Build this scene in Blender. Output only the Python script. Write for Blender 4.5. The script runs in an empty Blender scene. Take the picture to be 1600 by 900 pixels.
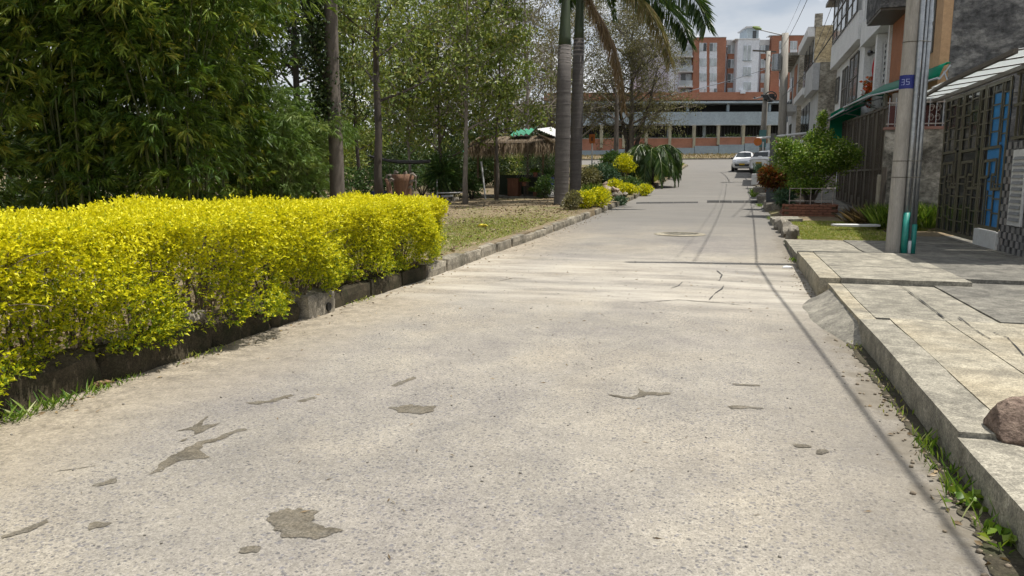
import bpy, bmesh, math, random
import numpy as np
from mathutils import Vector, Matrix, noise as mnoise

R = math.radians
S = bpy.context.scene
COL = S.collection
random.seed(7)
RNG = np.random.default_rng(11)

# ------------------------------------------------------------------ camera
FPX, HOR, VPX, CAMH = 1155.0, 277.0, 1148.0, 1.55
PITCH = math.atan((450 - HOR) / FPX)
YAW = math.atan2(VPX - 800, FPX * math.cos(PITCH) + (450 - HOR) * math.sin(PITCH))
cd = bpy.data.cameras.new('camera'); cam = bpy.data.objects.new('camera', cd); COL.objects.link(cam)
cam.location = (0, 0, CAMH); cam.rotation_euler = (math.pi / 2 - PITCH, 0, YAW)
cd.sensor_width = 36; cd.lens = 36 * FPX / 1600; cd.clip_start = 0.05; cd.clip_end = 3000
S.camera = cam

# ------------------------------------------------------------------ light
SUN_EL = R(70); SUN_DIR = Vector((0.985, 0.17, 0)).normalized()          # horizontal direction towards the sun
w = bpy.data.worlds.new('World'); S.world = w; w.use_nodes = True
nt = w.node_tree; nt.nodes.clear()
def N(t, typ, **kw):
    n = t.nodes.new(typ)
    for k, v in kw.items():
        if k in n.inputs: n.inputs[k].default_value = v
        else: setattr(n, k, v)
    return n
sky = N(nt, 'ShaderNodeTexSky', sky_type='NISHITA', sun_disc=False, sun_elevation=SUN_EL)
sky.sun_rotation = math.atan2(SUN_DIR.x, SUN_DIR.y)
sky.air_density = 1.0; sky.dust_density = 1.5
tc = N(nt, 'ShaderNodeTexCoord')
sep = N(nt, 'ShaderNodeSeparateXYZ'); nt.links.new(tc.outputs['Generated'], sep.inputs[0])
zc = N(nt, 'ShaderNodeMath', operation='MAXIMUM'); nt.links.new(sep.outputs['Z'], zc.inputs[0]); zc.inputs[1].default_value = 0.0
za = N(nt, 'ShaderNodeMath', operation='ADD'); nt.links.new(zc.outputs[0], za.inputs[0]); za.inputs[1].default_value = 0.22
dv = N(nt, 'ShaderNodeVectorMath', operation='DIVIDE'); nt.links.new(tc.outputs['Generated'], dv.inputs[0])
cmb = N(nt, 'ShaderNodeCombineXYZ')
for i in range(3): nt.links.new(za.outputs[0], cmb.inputs[i])
nt.links.new(cmb.outputs[0], dv.inputs[1])
n1 = N(nt, 'ShaderNodeTexNoise'); n1.inputs['Scale'].default_value = 2.3; n1.inputs['Detail'].default_value = 7; n1.inputs['Roughness'].default_value = 0.56
nt.links.new(dv.outputs[0], n1.inputs['Vector'])
rp = N(nt, 'ShaderNodeValToRGB'); rp.color_ramp.elements[0].position = 0.41; rp.color_ramp.elements[1].position = 0.58
nt.links.new(n1.outputs[0], rp.inputs[0])
n2 = N(nt, 'ShaderNodeTexNoise'); n2.inputs['Scale'].default_value = 3.6; n2.inputs['Detail'].default_value = 5
nt.links.new(dv.outputs[0], n2.inputs['Vector'])
rc = N(nt, 'ShaderNodeValToRGB')
rc.color_ramp.elements[0].position = 0.34; rc.color_ramp.elements[0].color = (10.6, 11.4, 12.4, 1)
rc.color_ramp.elements[1].position = 0.54; rc.color_ramp.elements[1].color = (14.8, 14.9, 15.0, 1)
nt.links.new(n2.outputs[0], rc.inputs[0])
mx = N(nt, 'ShaderNodeMix', data_type='RGBA')
# towards the horizon one looks through more cloud and haze: coverage thickens with the slant of the view
iv = N(nt, 'ShaderNodeMath', operation='SUBTRACT'); iv.inputs[0].default_value = 1.0; nt.links.new(zc.outputs[0], iv.inputs[1])
pw = N(nt, 'ShaderNodeMath', operation='POWER'); nt.links.new(iv.outputs[0], pw.inputs[0]); pw.inputs[1].default_value = 3.0
ms_ = N(nt, 'ShaderNodeMath', operation='MULTIPLY'); nt.links.new(pw.outputs[0], ms_.inputs[0]); ms_.inputs[1].default_value = .85
cov = N(nt, 'ShaderNodeMath', operation='MAXIMUM'); nt.links.new(rp.outputs[0], cov.inputs[0]); nt.links.new(ms_.outputs[0], cov.inputs[1])
nt.links.new(cov.outputs[0], mx.inputs[0]); nt.links.new(sky.outputs[0], mx.inputs[6]); nt.links.new(rc.outputs[0], mx.inputs[7])
bg = N(nt, 'ShaderNodeBackground'); bg.inputs[1].default_value = 0.066
nt.links.new(mx.outputs[2], bg.inputs[0])
wo = N(nt, 'ShaderNodeOutputWorld'); nt.links.new(bg.outputs[0], wo.inputs[0])
sl = bpy.data.lights.new('sun', 'SUN'); sun = bpy.data.objects.new('sun', sl); COL.objects.link(sun)
sl.energy = 5.0; sl.angle = R(0.53); sl.color = (1.0, 0.95, 0.86)
sv = Vector((SUN_DIR.x * math.cos(SUN_EL), SUN_DIR.y * math.cos(SUN_EL), math.sin(SUN_EL)))
sun.rotation_euler = sv.to_track_quat('Z', 'Y').to_euler(); sun.location = (20, 5, 40)
S.view_settings.view_transform = 'Standard'; S.view_settings.look = 'None'
S.view_settings.gamma = 1; S.view_settings.exposure = 0.2; S.view_settings.use_curve_mapping = False
S.render.engine = 'CYCLES'
S.cycles.use_denoising = True
S.cycles.max_bounces = 4; S.cycles.diffuse_bounces = 2; S.cycles.glossy_bounces = 2; S.cycles.transmission_bounces = 3; S.cycles.transparent_max_bounces = 4
S.cycles.use_adaptive_sampling = True; S.cycles.adaptive_threshold = 0.03

# ------------------------------------------------------------------ helpers
_fh = Vector((-math.sin(YAW), math.cos(YAW), 0)); CR = Vector((math.cos(YAW), math.sin(YAW), 0)); _u = Vector((0, 0, 1))
CF = _fh * math.cos(PITCH) - _u * math.sin(PITCH); CU = _u * math.cos(PITCH) + _fh * math.sin(PITCH)
CO = Vector((0, 0, CAMH))
def _ray(px, py): return CF * FPX + CR * (px - 800) + CU * (450 - py)
def at(px, py, Y):                      # the point at distance Y up the street seen at that photo pixel
    d = _ray(px, py); return CO + d * (Y / d.y)
def fx(px, py, X):                      # on a wall plane x = X
    d = _ray(px, py); return CO + d * (X / d.x)
def gz(px, py, Z=0.0):
    d = _ray(px, py); return CO + d * ((Z - CAMH) / d.z)

_PY = [-60, 8, 11, 18.6, 22, 29, 35, 44, 54, 66, 76, 90, 100, 114, 400]
_PZ = [0, 0, 0.0, .11, .18, .34, .5, .86, 1.34, 2.0, 2.62, 3.45, 4.35, 4.7, 4.7]
def zr(y): return float(np.interp(y, _PY, _PZ))
def zl(y): return zr(y) + 0.2

def tag(o, label=None, cat=None, group=None, kind=None):
    if label: o['label'] = label
    if cat: o['category'] = cat
    if group: o['group'] = group
    if kind: o['kind'] = kind
    return o
def thing(name, label, cat, loc=(0, 0, 0), rz=0, group=None):
    o = bpy.data.objects.new(name, None); COL.objects.link(o)
    o.location = loc; o.rotation_euler = (0, 0, rz); o.empty_display_size = .2
    return tag(o, label, cat, group)
def link(name, me, mat, parent=None, loc=None, kind=None):
    o = bpy.data.objects.new(name, me); COL.objects.link(o)
    if mat is not None and len(me.materials) == 0: me.materials.append(mat)
    if parent is not None: o.parent = parent
    if loc is not None: o.location = loc
    if kind: o['kind'] = kind
    return o
def copy_tree(o, parent=None):
    c = o.copy(); COL.objects.link(c); c.parent = parent
    for ch in list(o.children): copy_tree(ch, c)
    return c

class MB:
    def __init__(s): s.v = []; s.f = []; s.m = []; s.mi = 0
    def add(s, vs, fs):
        b = len(s.v); s.v.extend([tuple(v) for v in vs]); s.f.extend([tuple(i + b for i in f) for f in fs]); s.m.extend([s.mi] * len(fs)); return s
    def box(s, x0, x1, y0, y1, z0, z1):
        return s.add([(x0,y0,z0),(x1,y0,z0),(x1,y1,z0),(x0,y1,z0),(x0,y0,z1),(x1,y0,z1),(x1,y1,z1),(x0,y1,z1)],
                     [(0,3,2,1),(4,5,6,7),(0,1,5,4),(1,2,6,5),(2,3,7,6),(3,0,4,7)])
    def beam(s, a, b, wd, ht=None, up=(0, 0, 1)):       # square bar from a to b
        a = Vector(a); b = Vector(b); d = (b - a).normalized(); ht = wd if ht is None else ht
        u = Vector(up)
        if abs(d.dot(u)) > .98: u = Vector((1, 0, 0))
        r = d.cross(u).normalized(); u = r.cross(d)
        vs = [p + r * (i * wd / 2) + u * (j * ht / 2) for p in (a, b) for i, j in ((-1,-1),(1,-1),(1,1),(-1,1))]
        return s.add(vs, [(0,1,2,3),(7,6,5,4),(0,4,5,1),(1,5,6,2),(2,6,7,3),(3,7,4,0)])
    def tube(s, pts, rad, n=6, cap=True):
        pts = [Vector(p) for p in pts]; k = len(pts)
        if not hasattr(rad, '__len__'): rad = [rad] * k
        vs = []; ref = None
        for i, p in enumerate(pts):
            d = (pts[min(i+1, k-1)] - pts[max(i-1, 0)])
            d = d.normalized() if d.length > 1e-9 else Vector((0, 0, 1))
            if ref is None:
                ref = Vector((1, 0, 0)) if abs(d.x) < .9 else Vector((0, 1, 0))
            a = (ref - d * ref.dot(d)).normalized(); b = d.cross(a); ref = a
            for j in range(n):
                t = 2 * math.pi * j / n
                vs.append(p + (a * math.cos(t) + b * math.sin(t)) * rad[i])
        fs = [(i*n+j, i*n+(j+1)%n, (i+1)*n+(j+1)%n, (i+1)*n+j) for i in range(k-1) for j in range(n)]
        if cap: fs += [tuple(range(n-1, -1, -1)), tuple((k-1)*n + j for j in range(n))]
        return s.add(vs, fs)
    def prism(s, poly, z0, z1):                          # poly: xy list counter-clockwise
        n = len(poly)
        vs = [(p[0], p[1], z0) for p in poly] + [(p[0], p[1], z1) for p in poly]
        return s.add(vs, [tuple(range(n-1, -1, -1)), tuple(range(n, 2*n))] + [(i, (i+1)%n, n+(i+1)%n, n+i) for i in range(n)])
    def quad(s, a, b, c, d): return s.add([a, b, c, d], [(0, 1, 2, 3)])
    def disc(s, c, nrm, r, n=16, th=.02):
        nrm = Vector(nrm).normalized(); c = Vector(c)
        return s.tube([c - nrm*th/2, c + nrm*th/2], r, n)
    def build(s, name, mat, parent=None, bevel=0, smooth=False, kind=None, loc=None, mats=None):
        me = bpy.data.meshes.new(name); me.from_pydata(s.v, [], s.f)
        if mats:
            for m_ in mats: me.materials.append(m_)
            me.polygons.foreach_set('material_index', s.m)
        if bevel:
            bm = bmesh.new(); bm.from_mesh(me)
            bmesh.ops.bevel(bm, geom=[e for e in bm.edges if e.is_manifold and e.calc_face_angle(0) > .5], offset=bevel, segments=1, affect='EDGES', clamp_overlap=True)
            bm.to_mesh(me); bm.free()
        if smooth: me.shade_smooth()
        me.update()
        return link(name, me, mat, parent, loc, kind)

def rough_block(x0, x1, y0, y1, z0, z1, seg=.15, amp=.012, freq=3.0, seed=0.0, rnd=.02, fn=None):
    """an uneven cast or hewn block: a subdivided box whose faces and edges wander"""
    nx = max(1, min(40, int(round((x1-x0)/seg)))); ny = max(1, min(120, int(round((y1-y0)/seg)))); nz = max(1, min(8, int(round((z1-z0)/(seg*.8)))))
    bm = bmesh.new(); idx = {}
    def V(i, j, k):
        key = (i, j, k)
        if key not in idx:
            p = Vector((x0+(x1-x0)*i/nx, y0+(y1-y0)*j/ny, z0+(z1-z0)*k/nz))
            e = (i in (0, nx)) + (j in (0, ny)) + (k in (0, nz))
            c = Vector(((x0+x1)/2, (y0+y1)/2, (z0+z1)/2))
            if e >= 2 and rnd:
                pull = rnd * (.5 + .9*abs(mnoise.noise(p*5 + Vector((seed, 7, 3)))))
                for a_, on in ((0, i in (0, nx)), (1, j in (0, ny)), (2, k in (0, nz))):
                    if on and not (a_ == 2 and k == 0): p[a_] += math.copysign(min(pull, .3*(abs(c[a_]-p[a_]))), c[a_]-p[a_])
            q = p * freq + Vector((seed*3.1, seed, seed*1.7))
            p = p + Vector(mnoise.noise_vector(q)) * amp
            if fn: p = fn(p)
            idx[key] = bm.verts.new(p)
        return idx[key]
    for i in range(nx):
        for j in range(ny):
            bm.faces.new((V(i,j,nz), V(i+1,j,nz), V(i+1,j+1,nz), V(i,j+1,nz)))
            bm.faces.new((V(i,j,0), V(i,j+1,0), V(i+1,j+1,0), V(i+1,j,0)))
    for i in range(nx):
        for k in range(nz):
            bm.faces.new((V(i,0,k), V(i+1,0,k), V(i+1,0,k+1), V(i,0,k+1)))
            bm.faces.new((V(i,ny,k), V(i,ny,k+1), V(i+1,ny,k+1), V(i+1,ny,k)))
    for j in range(ny):
        for k in range(nz):
            bm.faces.new((V(0,j,k), V(0,j,k+1), V(0,j+1,k+1), V(0,j+1,k)))
            bm.faces.new((V(nx,j,k), V(nx,j+1,k), V(nx,j+1,k+1), V(nx,j,k+1)))
    me = bpy.data.meshes.new('block'); bm.to_mesh(me); bm.free()
    return me

def boulder(rx, ry, rz, seed, sub=3, amp=.28, flat=.35):
    bm = bmesh.new(); bmesh.ops.create_icosphere(bm, subdivisions=sub, radius=1)
    sd = Vector((seed*3.7, seed*1.3, seed*7.1)); rg_ = random.Random(int(seed*1000)); cuts = [(Vector((rg_.gauss(0, 1), rg_.gauss(0, 1), rg_.gauss(0, .7))).normalized(), rg_.uniform(.62, .86)) for _ in range(11)]
    for v in bm.verts:
        n = v.co.normalized()
        k = 1 + amp*mnoise.noise(n*1.3+sd) + amp*.55*mnoise.noise(n*3.1+sd) + amp*.25*mnoise.noise(n*7+sd)
        p = n * k
        m = max(abs(p.x), abs(p.y), abs(p.z))
        p = p * (1 - flat + flat / max(m, .3) * .85)
        for n_, d_ in cuts:
            q_ = p.dot(n_)
            if q_ > d_: p = p - n_*(q_-d_)*.92
        if p.z < -.55: p.z = -.55
        v.co = Vector((p.x*rx, p.y*ry, (p.z+.5)*rz))
    me = bpy.data.meshes.new('boulder'); bm.to_mesh(me); bm.free()
    return me

def leaf_mesh(name, base, dirs, length, width, var=None, fold=.25, jitter=True, droop=0.0, nseg=1):
    """every leaf its own folded blade (2 or 4 triangles)"""
    n = len(base); base = np.asarray(base, float); d = np.asarray(dirs, float)
    d = d / np.maximum(np.linalg.norm(d, axis=1, keepdims=True), 1e-6)
    rv = RNG.normal(size=(n, 3)) if jitter else np.tile(np.array([[0, 0, 1.0]]), (n, 1))
    s = np.cross(d, rv); s /= np.maximum(np.linalg.norm(s, axis=1, keepdims=True), 1e-6)
    nr = np.cross(s, d)
    L = np.broadcast_to(np.asarray(length, float), (n,))[:, None]; W = np.broadcast_to(np.asarray(width, float), (n,))[:, None]
    up = np.where(nr[:, 2:3] < 0, -1, 1) * nr
    down = np.array([[0, 0, -1.0]])
    p0 = base; mid = base + d*L*.45 + down*L*droop*.2
    p2 = base + d*L + down*L*droop
    p1 = mid + s*W*.5 + up*W*fold; p3 = mid - s*W*.5 + up*W*fold
    V = np.stack([p0, p1, p2, p3], 1).reshape(-1, 3)
    b = (np.arange(n)*4)[:, None]
    F = np.stack([b+0, b+1, b+2, b+0, b+2, b+3], 2).reshape(-1, 3)
    me = bpy.data.meshes.new(name)
    me.vertices.add(len(V)); me.vertices.foreach_set('co', V.astype(np.float32).ravel())
    me.loops.add(len(F)*3); me.loops.foreach_set('vertex_index', F.astype(np.int32).ravel())
    me.polygons.add(len(F)); me.polygons.foreach_set('loop_start', (np.arange(len(F))*3).astype(np.int32))
    me.update(calc_edges=True)
    a = me.attributes.new('var', 'FLOAT', 'POINT')
    if var is None: var = RNG.random(n)
    a.data.foreach_set('value', np.repeat(np.asarray(var, np.float32), 4))
    return me
def unit(n):
    v = RNG.normal(size=(n, 3)); return v / np.linalg.norm(v, axis=1, keepdims=True)

# ------------------------------------------------------------------ materials
MATS = {}
def newmat(name):
    m = bpy.data.materials.new(name); m.use_nodes = True; t = m.node_tree; t.nodes.clear()
    out = t.nodes.new('ShaderNodeOutputMaterial'); p = t.nodes.new('ShaderNodeBsdfPrincipled'); t.links.new(p.outputs[0], out.inputs[0])
    MATS[name] = m
    return m, t, p, out
def ramp(t, src, stops):
    r = t.nodes.new('ShaderNodeValToRGB'); e = r.color_ramp.elements
    while len(e) < len(stops): e.new(.5)
    for x, (pos, c) in zip(e, stops): x.position = pos; x.color = (*c, 1) if len(c) == 3 else c
    t.links.new(src, r.inputs[0]); return r
def noise(t, vec, scale, detail=4, rough=.55, dist=0):
    n = t.nodes.new('ShaderNodeTexNoise'); n.inputs['Scale'].default_value = scale; n.inputs['Detail'].default_value = detail
    n.inputs['Roughness'].default_value = rough; n.inputs['Distortion'].default_value = dist
    if vec is not None: t.links.new(vec, n.inputs['Vector'])
    return n
def mixc(t, f, a, b, mode='MIX'):
    m = t.nodes.new('ShaderNodeMix'); m.data_type = 'RGBA'; m.blend_type = mode
    for s_, i in ((f, 0), (a, 6), (b, 7)):
        if hasattr(s_, 'is_linked') or hasattr(s_, 'links'): t.links.new(s_, m.inputs[i])
        elif i == 0: m.inputs[0].default_value = s_
        else: m.inputs[i].default_value = (*s_, 1)
    return m.outputs[2]
def bump(t, p, src, strength=.3, dist=.02):
    b = t.nodes.new('ShaderNodeBump'); b.inputs['Strength'].default_value = strength; b.inputs['Distance'].default_value = dist
    t.links.new(src, b.inputs['Height']); t.links.new(b.outputs[0], p.inputs['Normal']); return b
def geo(t): return t.nodes.new('ShaderNodeNewGeometry').outputs['Position']
def objc(t): return t.nodes.new('ShaderNodeTexCoord').outputs['Object']

def plain(name, c1, c2=None, scale=6, rough=.7, bmp=.2, metal=0.0, fine=None, spec=.5, stretch=None, world=True):
    """two-tone weathered surface with fine relief"""
    m, t, p, _ = newmat(name)
    c2 = c2 or tuple(x*.75 for x in c1)
    vec = geo(t) if world else objc(t)
    if stretch:
        mp = t.nodes.new('ShaderNodeMapping'); mp.inputs['Scale'].default_value = stretch; t.links.new(vec, mp.inputs[0]); vec = mp.outputs[0]
    a = noise(t, vec, scale, 6, .62); r = ramp(t, a.outputs[0], [(.32, c2), (.66, c1)])
    b = noise(t, vec, fine or scale*9, 5, .65)
    col = mixc(t, .35, r.outputs[0], ramp(t, b.outputs[0], [(.3, (.25,)*3), (.7, (1, 1, 1))]).outputs[0], 'MULTIPLY')
    t.links.new(col, p.inputs['Base Color'])
    p.inputs['Roughness'].default_value = rough; p.inputs['Metallic'].default_value = metal; p.inputs['Specular IOR Level'].default_value = spec
    if bmp: bump(t, p, b.outputs[0], bmp, .015)
    return m
def leafmat(name, stops, trans=.35, rough=.45, spec=.35, tint=(1.0, 1.0, .55)):
    m, t, p, out = newmat(name)
    at_ = t.nodes.new('ShaderNodeAttribute'); at_.attribute_name = 'var'
    r = ramp(t, at_.outputs['Fac'], stops)
    t.links.new(r.outputs[0], p.inputs['Base Color']); p.inputs['Roughness'].default_value = rough; p.inputs['Specular IOR Level'].default_value = spec
    tr = t.nodes.new('ShaderNodeBsdfTranslucent')
    t.links.new(mixc(t, 1.0, r.outputs[0], tint, 'MULTIPLY'), tr.inputs[0])
    ms = t.nodes.new('ShaderNodeMixShader'); ms.inputs[0].default_value = trans
    t.links.new(p.outputs[0], ms.inputs[1]); t.links.new(tr.outputs[0], ms.inputs[2]); t.links.new(ms.outputs[0], out.inputs[0])
    return m
def glass(name, col, rough=.08):
    m, t, p, _ = newmat(name)
    a = noise(t, geo(t), .9, 3); t.links.new(ramp(t, a.outputs[0], [(.35, tuple(x*.6 for x in col)), (.65, col)]).outputs[0], p.inputs['Base Color'])
    p.inputs['Roughness'].default_value = rough; p.inputs['Specular IOR Level'].default_value = .6
    return m
# ------------------------------------------------------------------ surfaces of the setting
def grains(t, v, c, scales=((70, .62, 1.16), (150, .66, 1.12)), amt=1.0):
    for sc, lo, hi in scales:                               # sand and gravel grains, each its own tone
        vo = t.nodes.new('ShaderNodeTexVoronoi'); vo.inputs['Scale'].default_value = sc; t.links.new(v, vo.inputs['Vector'])
        sp_ = t.nodes.new('ShaderNodeSeparateColor'); t.links.new(vo.outputs['Color'], sp_.inputs[0])
        c = mixc(t, amt, c, ramp(t, sp_.outputs[2], [(0, (lo, lo, lo)), (.75, (1.03,)*3), (1, (hi, hi, hi))]).outputs[0], 'MULTIPLY')
    return c
def road_material():
    m, t, p, _ = newmat('worn_road'); v = geo(t)
    big = noise(t, v, .45, 5, .6, .3); med = noise(t, v, 2.2, 6, .65); fine = noise(t, v, 60, 4, .7)
    base = ramp(t, big.outputs[0], [(.32, (.258, .242, .218)), (.5, (.322, .300, .264)), (.68, (.375, .346, .296))])
    c = mixc(t, .55, base.outputs[0], ramp(t, med.outputs[0], [(.3, (.62, .62, .63)), (.7, (1.12, 1.1, 1.04))]).outputs[0], 'MULTIPLY')
    # exposed pebbles: denser where the fines have worn away
    wear = ramp(t, noise(t, v, .8, 4, .6).outputs[0], [(.36, (.2,)*3), (.62, (.8,)*3)])
    for sc, th, dark in ((38, .34, (.075, .074, .08)), (23, .28, (.10, .097, .10)), (70, .36, (.095, .09, .09))):
        vo = t.nodes.new('ShaderNodeTexVoronoi'); vo.inputs['Scale'].default_value = sc; vo.inputs['Randomness'].default_value = 1
        dn = noise(t, v, sc*1.6, 2); 
        wv = t.nodes.new('ShaderNodeMix'); wv.data_type = 'VECTOR'; wv.inputs[0].default_value = .006 * 48/sc
        t.links.new(v, wv.inputs[4]); t.links.new(dn.outputs['Color'], wv.inputs[5]); t.links.new(wv.outputs[1], vo.inputs['Vector'])
        d = ramp(t, vo.outputs['Distance'], [(th*.72, (1,)*3), (th, (0,)*3)])
        pick = t.nodes.new('ShaderNodeSeparateColor'); t.links.new(vo.outputs['Color'], pick.inputs[0])
        gate = t.nodes.new('ShaderNodeMath'); gate.operation = 'LESS_THAN'; t.links.new(pick.outputs[0], gate.inputs[0]); t.links.new(wear.outputs[0], gate.inputs[1])
        mm = t.nodes.new('ShaderNodeMath'); mm.operation = 'MULTIPLY'; t.links.new(d.outputs[0], mm.inputs[0]); t.links.new(gate.outputs[0], mm.inputs[1])
        m2 = t.nodes.new('ShaderNodeMath'); m2.operation = 'MULTIPLY'; t.links.new(mm.outputs[0], m2.inputs[0]); m2.inputs[1].default_value = .74
        tint = mixc(t, pick.outputs[1], dark, tuple(x*2.3 for x in dark))
        c = mixc(t, m2.outputs[0], c, tint)
    c = mixc(t, 1.0, c, ramp(t, noise(t, v, .33, 4, .6, .5).outputs[0], [(.36, (.84, .84, .88)), (.5, (1, 1, 1)), (.64, (1.06, 1.03, .98))]).outputs[0], 'MULTIPLY')
    c = grains(t, v, c, ((55, .86, 1.10), (115, .78, 1.12), (230, .82, 1.1)))
    sx = t.nodes.new('ShaderNodeSeparateXYZ'); t.links.new(v, sx.inputs[0])
    # sandy dust drifted against the left kerb, grime in the right gutter, pale wear band across the road
    def band(sock, stops, nz_scale, amt):
        nz_ = noise(t, v, nz_scale, 5, .6); ad = t.nodes.new('ShaderNodeMath'); ad.operation = 'MULTIPLY_ADD'
        t.links.new(nz_.outputs[0], ad.inputs[0]); ad.inputs[1].default_value = amt; t.links.new(sock, ad.inputs[2])
        return ramp(t, ad.outputs[0], stops).outputs[0]
    mr = t.nodes.new('ShaderNodeMapRange'); mr.inputs[1].default_value = -4.6; mr.inputs[2].default_value = 1.4; t.links.new(sx.outputs[0], mr.inputs[0])
    dust = band(mr.outputs[0], [(.12, (.9,)*3), (.30, (0,)*3)], 1.6, .12)
    c = mixc(t, dust, c, grains(t, v, mixc(t, ramp(t, noise(t, v, 6, 7, .75).outputs[0], [(.34, (0,)*3), (.62, (1,)*3)]).outputs[0], (.20, .172, .13), (.42, .365, .285)), ((50, .75, 1.12), (120, .75, 1.1))))
    grime = band(mr.outputs[0], [(.86, (0,)*3), (.99, (.45,)*3), (1.03, (.95,)*3)], 2.6, .13)
    c = mixc(t, grime, c, mixc(t, noise(t, v, 9, 5, .7).outputs[0], (.085, .075, .058), (.27, .24, .195)))
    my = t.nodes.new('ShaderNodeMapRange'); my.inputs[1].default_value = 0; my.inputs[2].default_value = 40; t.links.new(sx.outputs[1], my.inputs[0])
    mxs = t.nodes.new('ShaderNodeMapping'); mxs.inputs['Scale'].default_value = (.5, 2.2, 1); t.links.new(v, mxs.inputs[0])
    pn = noise(t, mxs.outputs[0], 1.0, 6, .65)
    for lo, hi, s_ in ((.225, .335, .62), (.84, .97, .7)):
        a_ = band(my.outputs[0], [(lo-.01, (0,)*3), (lo+.03, (1,)*3)], .7, .03); b_ = band(my.outputs[0], [(hi, (1,)*3), (hi+.05, (0,)*3)], .8, .03)
        f = mixc(t, 1.0, mixc(t, 1.0, a_, b_, 'MULTIPLY'), ramp(t, pn.outputs[0], [(.38, (0,)*3), (.62, (s_,)*3)]).outputs[0], 'MULTIPLY')
        c = mixc(t, f, c, (.49, .455, .39))
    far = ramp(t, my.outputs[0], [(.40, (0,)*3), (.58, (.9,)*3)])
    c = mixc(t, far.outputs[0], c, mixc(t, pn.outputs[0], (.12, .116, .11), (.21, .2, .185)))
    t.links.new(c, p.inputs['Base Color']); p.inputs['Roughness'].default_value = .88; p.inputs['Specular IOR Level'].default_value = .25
    h = mixc(t, .5, fine.outputs['Color'], noise(t, v, 22, 4).outputs['Color'])
    bump(t, p, h, .55, .012)
    return m
def concrete(name, light, dark, stain, yellow=0.0):
    m, t, p, _ = newmat(name); v = geo(t)
    a = noise(t, v, .9, 6, .65, .6); b = noise(t, v, 5, 7, .75); f = noise(t, v, 70, 4, .7)
    c = ramp(t, a.outputs[0], [(.3, dark), (.62, light)]).outputs[0]
    c = mixc(t, .85, c, ramp(t, b.outputs[0], [(.32, (.45, .45, .44)), (.6, (1.15, 1.14, 1.1))]).outputs[0], 'MULTIPLY')
    st = noise(t, v, 2.7, 7, .72, .8)
    c = mixc(t, ramp(t, st.outputs[0], [(.47, (0,)*3), (.64, (.85,)*3)]).outputs[0], c, stain)
    if yellow: c = mixc(t, ramp(t, noise(t, v, .8, 3).outputs[0], [(.42, (0,)*3), (.62, (yellow,)*3)]).outputs[0], c, (.62, .50, .30))
    c = mixc(t, .7, c, ramp(t, f.outputs[0], [(.32, (.45,)*3), (.62, (1.2,)*3)]).outputs[0], 'MULTIPLY'); c = grains(t, v, c, ((60, .82, 1.08), (130, .76, 1.1)))
    t.links.new(c, p.inputs['Base Color']); p.inputs['Roughness'].default_value = .9; p.inputs['Specular IOR Level'].default_value = .2
    bump(t, p, mixc(t, .5, f.outputs['Color'], b.outputs['Color']), .5, .012)
    return m
def soil_material():
    m, t, p, _ = newmat('soil'); v = geo(t)
    a = noise(t, v, .5, 5, .6); b = noise(t, v, 5, 6, .7); f = noise(t, v, 45, 4, .7)
    c = ramp(t, a.outputs[0], [(.35, (.16, .13, .09)), (.52, (.26, .21, .145)), (.68, (.15, .155, .07))]).outputs[0]
    c = mixc(t, .6, c, ramp(t, b.outputs[0], [(.3, (.45,)*3), (.7, (1.3, 1.25, 1.1))]).outputs[0], 'MULTIPLY')
    c = mixc(t, .5, c, ramp(t, f.outputs[0], [(.3, (.4,)*3), (.7, (1.3,)*3)]).outputs[0], 'MULTIPLY')
    t.links.new(c, p.inputs['Base Color']); p.inputs['Roughness'].default_value = .95; p.inputs['Specular IOR Level'].default_value = .1
    bump(t, p, b.outputs[0], .8, .05)
    return m
M_ROAD = road_material()
M_CONC = concrete('pavement_concrete', (.40, .375, .315), (.27, .255, .215), (.17, .16, .135))
M_CONCY = concrete('pavement_concrete_pale', (.44, .405, .325), (.32, .295, .24), (.2, .185, .15), .25)
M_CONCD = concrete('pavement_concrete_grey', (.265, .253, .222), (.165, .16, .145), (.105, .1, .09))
M_KERB = concrete('kerb_concrete', (.37, .335, .275), (.2, .18, .145), (.105, .1, .078))
M_KERBD = concrete('shaded_mossy_kerb', (.085, .07, .046), (.042, .036, .024), (.026, .03, .014))  # mossy tint, with the shade under the hedge put into the dark colour
M_SOIL = soil_material()
M_STAIN = concrete('settled_silt', (.20, .178, .142), (.145, .128, .102), (.18, .168, .145))
def fading(m):                                              # a film of silt that thins out to nothing at its rim
    t = m.node_tree; p = t.nodes['Principled BSDF']; a = t.nodes.new('ShaderNodeAttribute'); a.attribute_name = 'edge_fade'
    n_ = noise(t, geo(t), 55, 4, .7); ad = t.nodes.new('ShaderNodeMath'); ad.operation = 'MULTIPLY_ADD'; t.links.new(n_.outputs[0], ad.inputs[0]); ad.inputs[1].default_value = .9; 
    t.links.new(a.outputs['Fac'], ad.inputs[2]); r = ramp(t, ad.outputs[0], [(.40, (0,)*3), (.72, (.95,)*3)]); t.links.new(r.outputs[0], p.inputs['Alpha'])
fading(M_STAIN)
M_TAR = plain('tar', (.03, .029, .028), (.018, .018, .018), 8, .7, .3)
M_IRON = plain('cast_iron', (.12, .105, .09), (.06, .05, .045), 14, .6, .3, .4)

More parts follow.
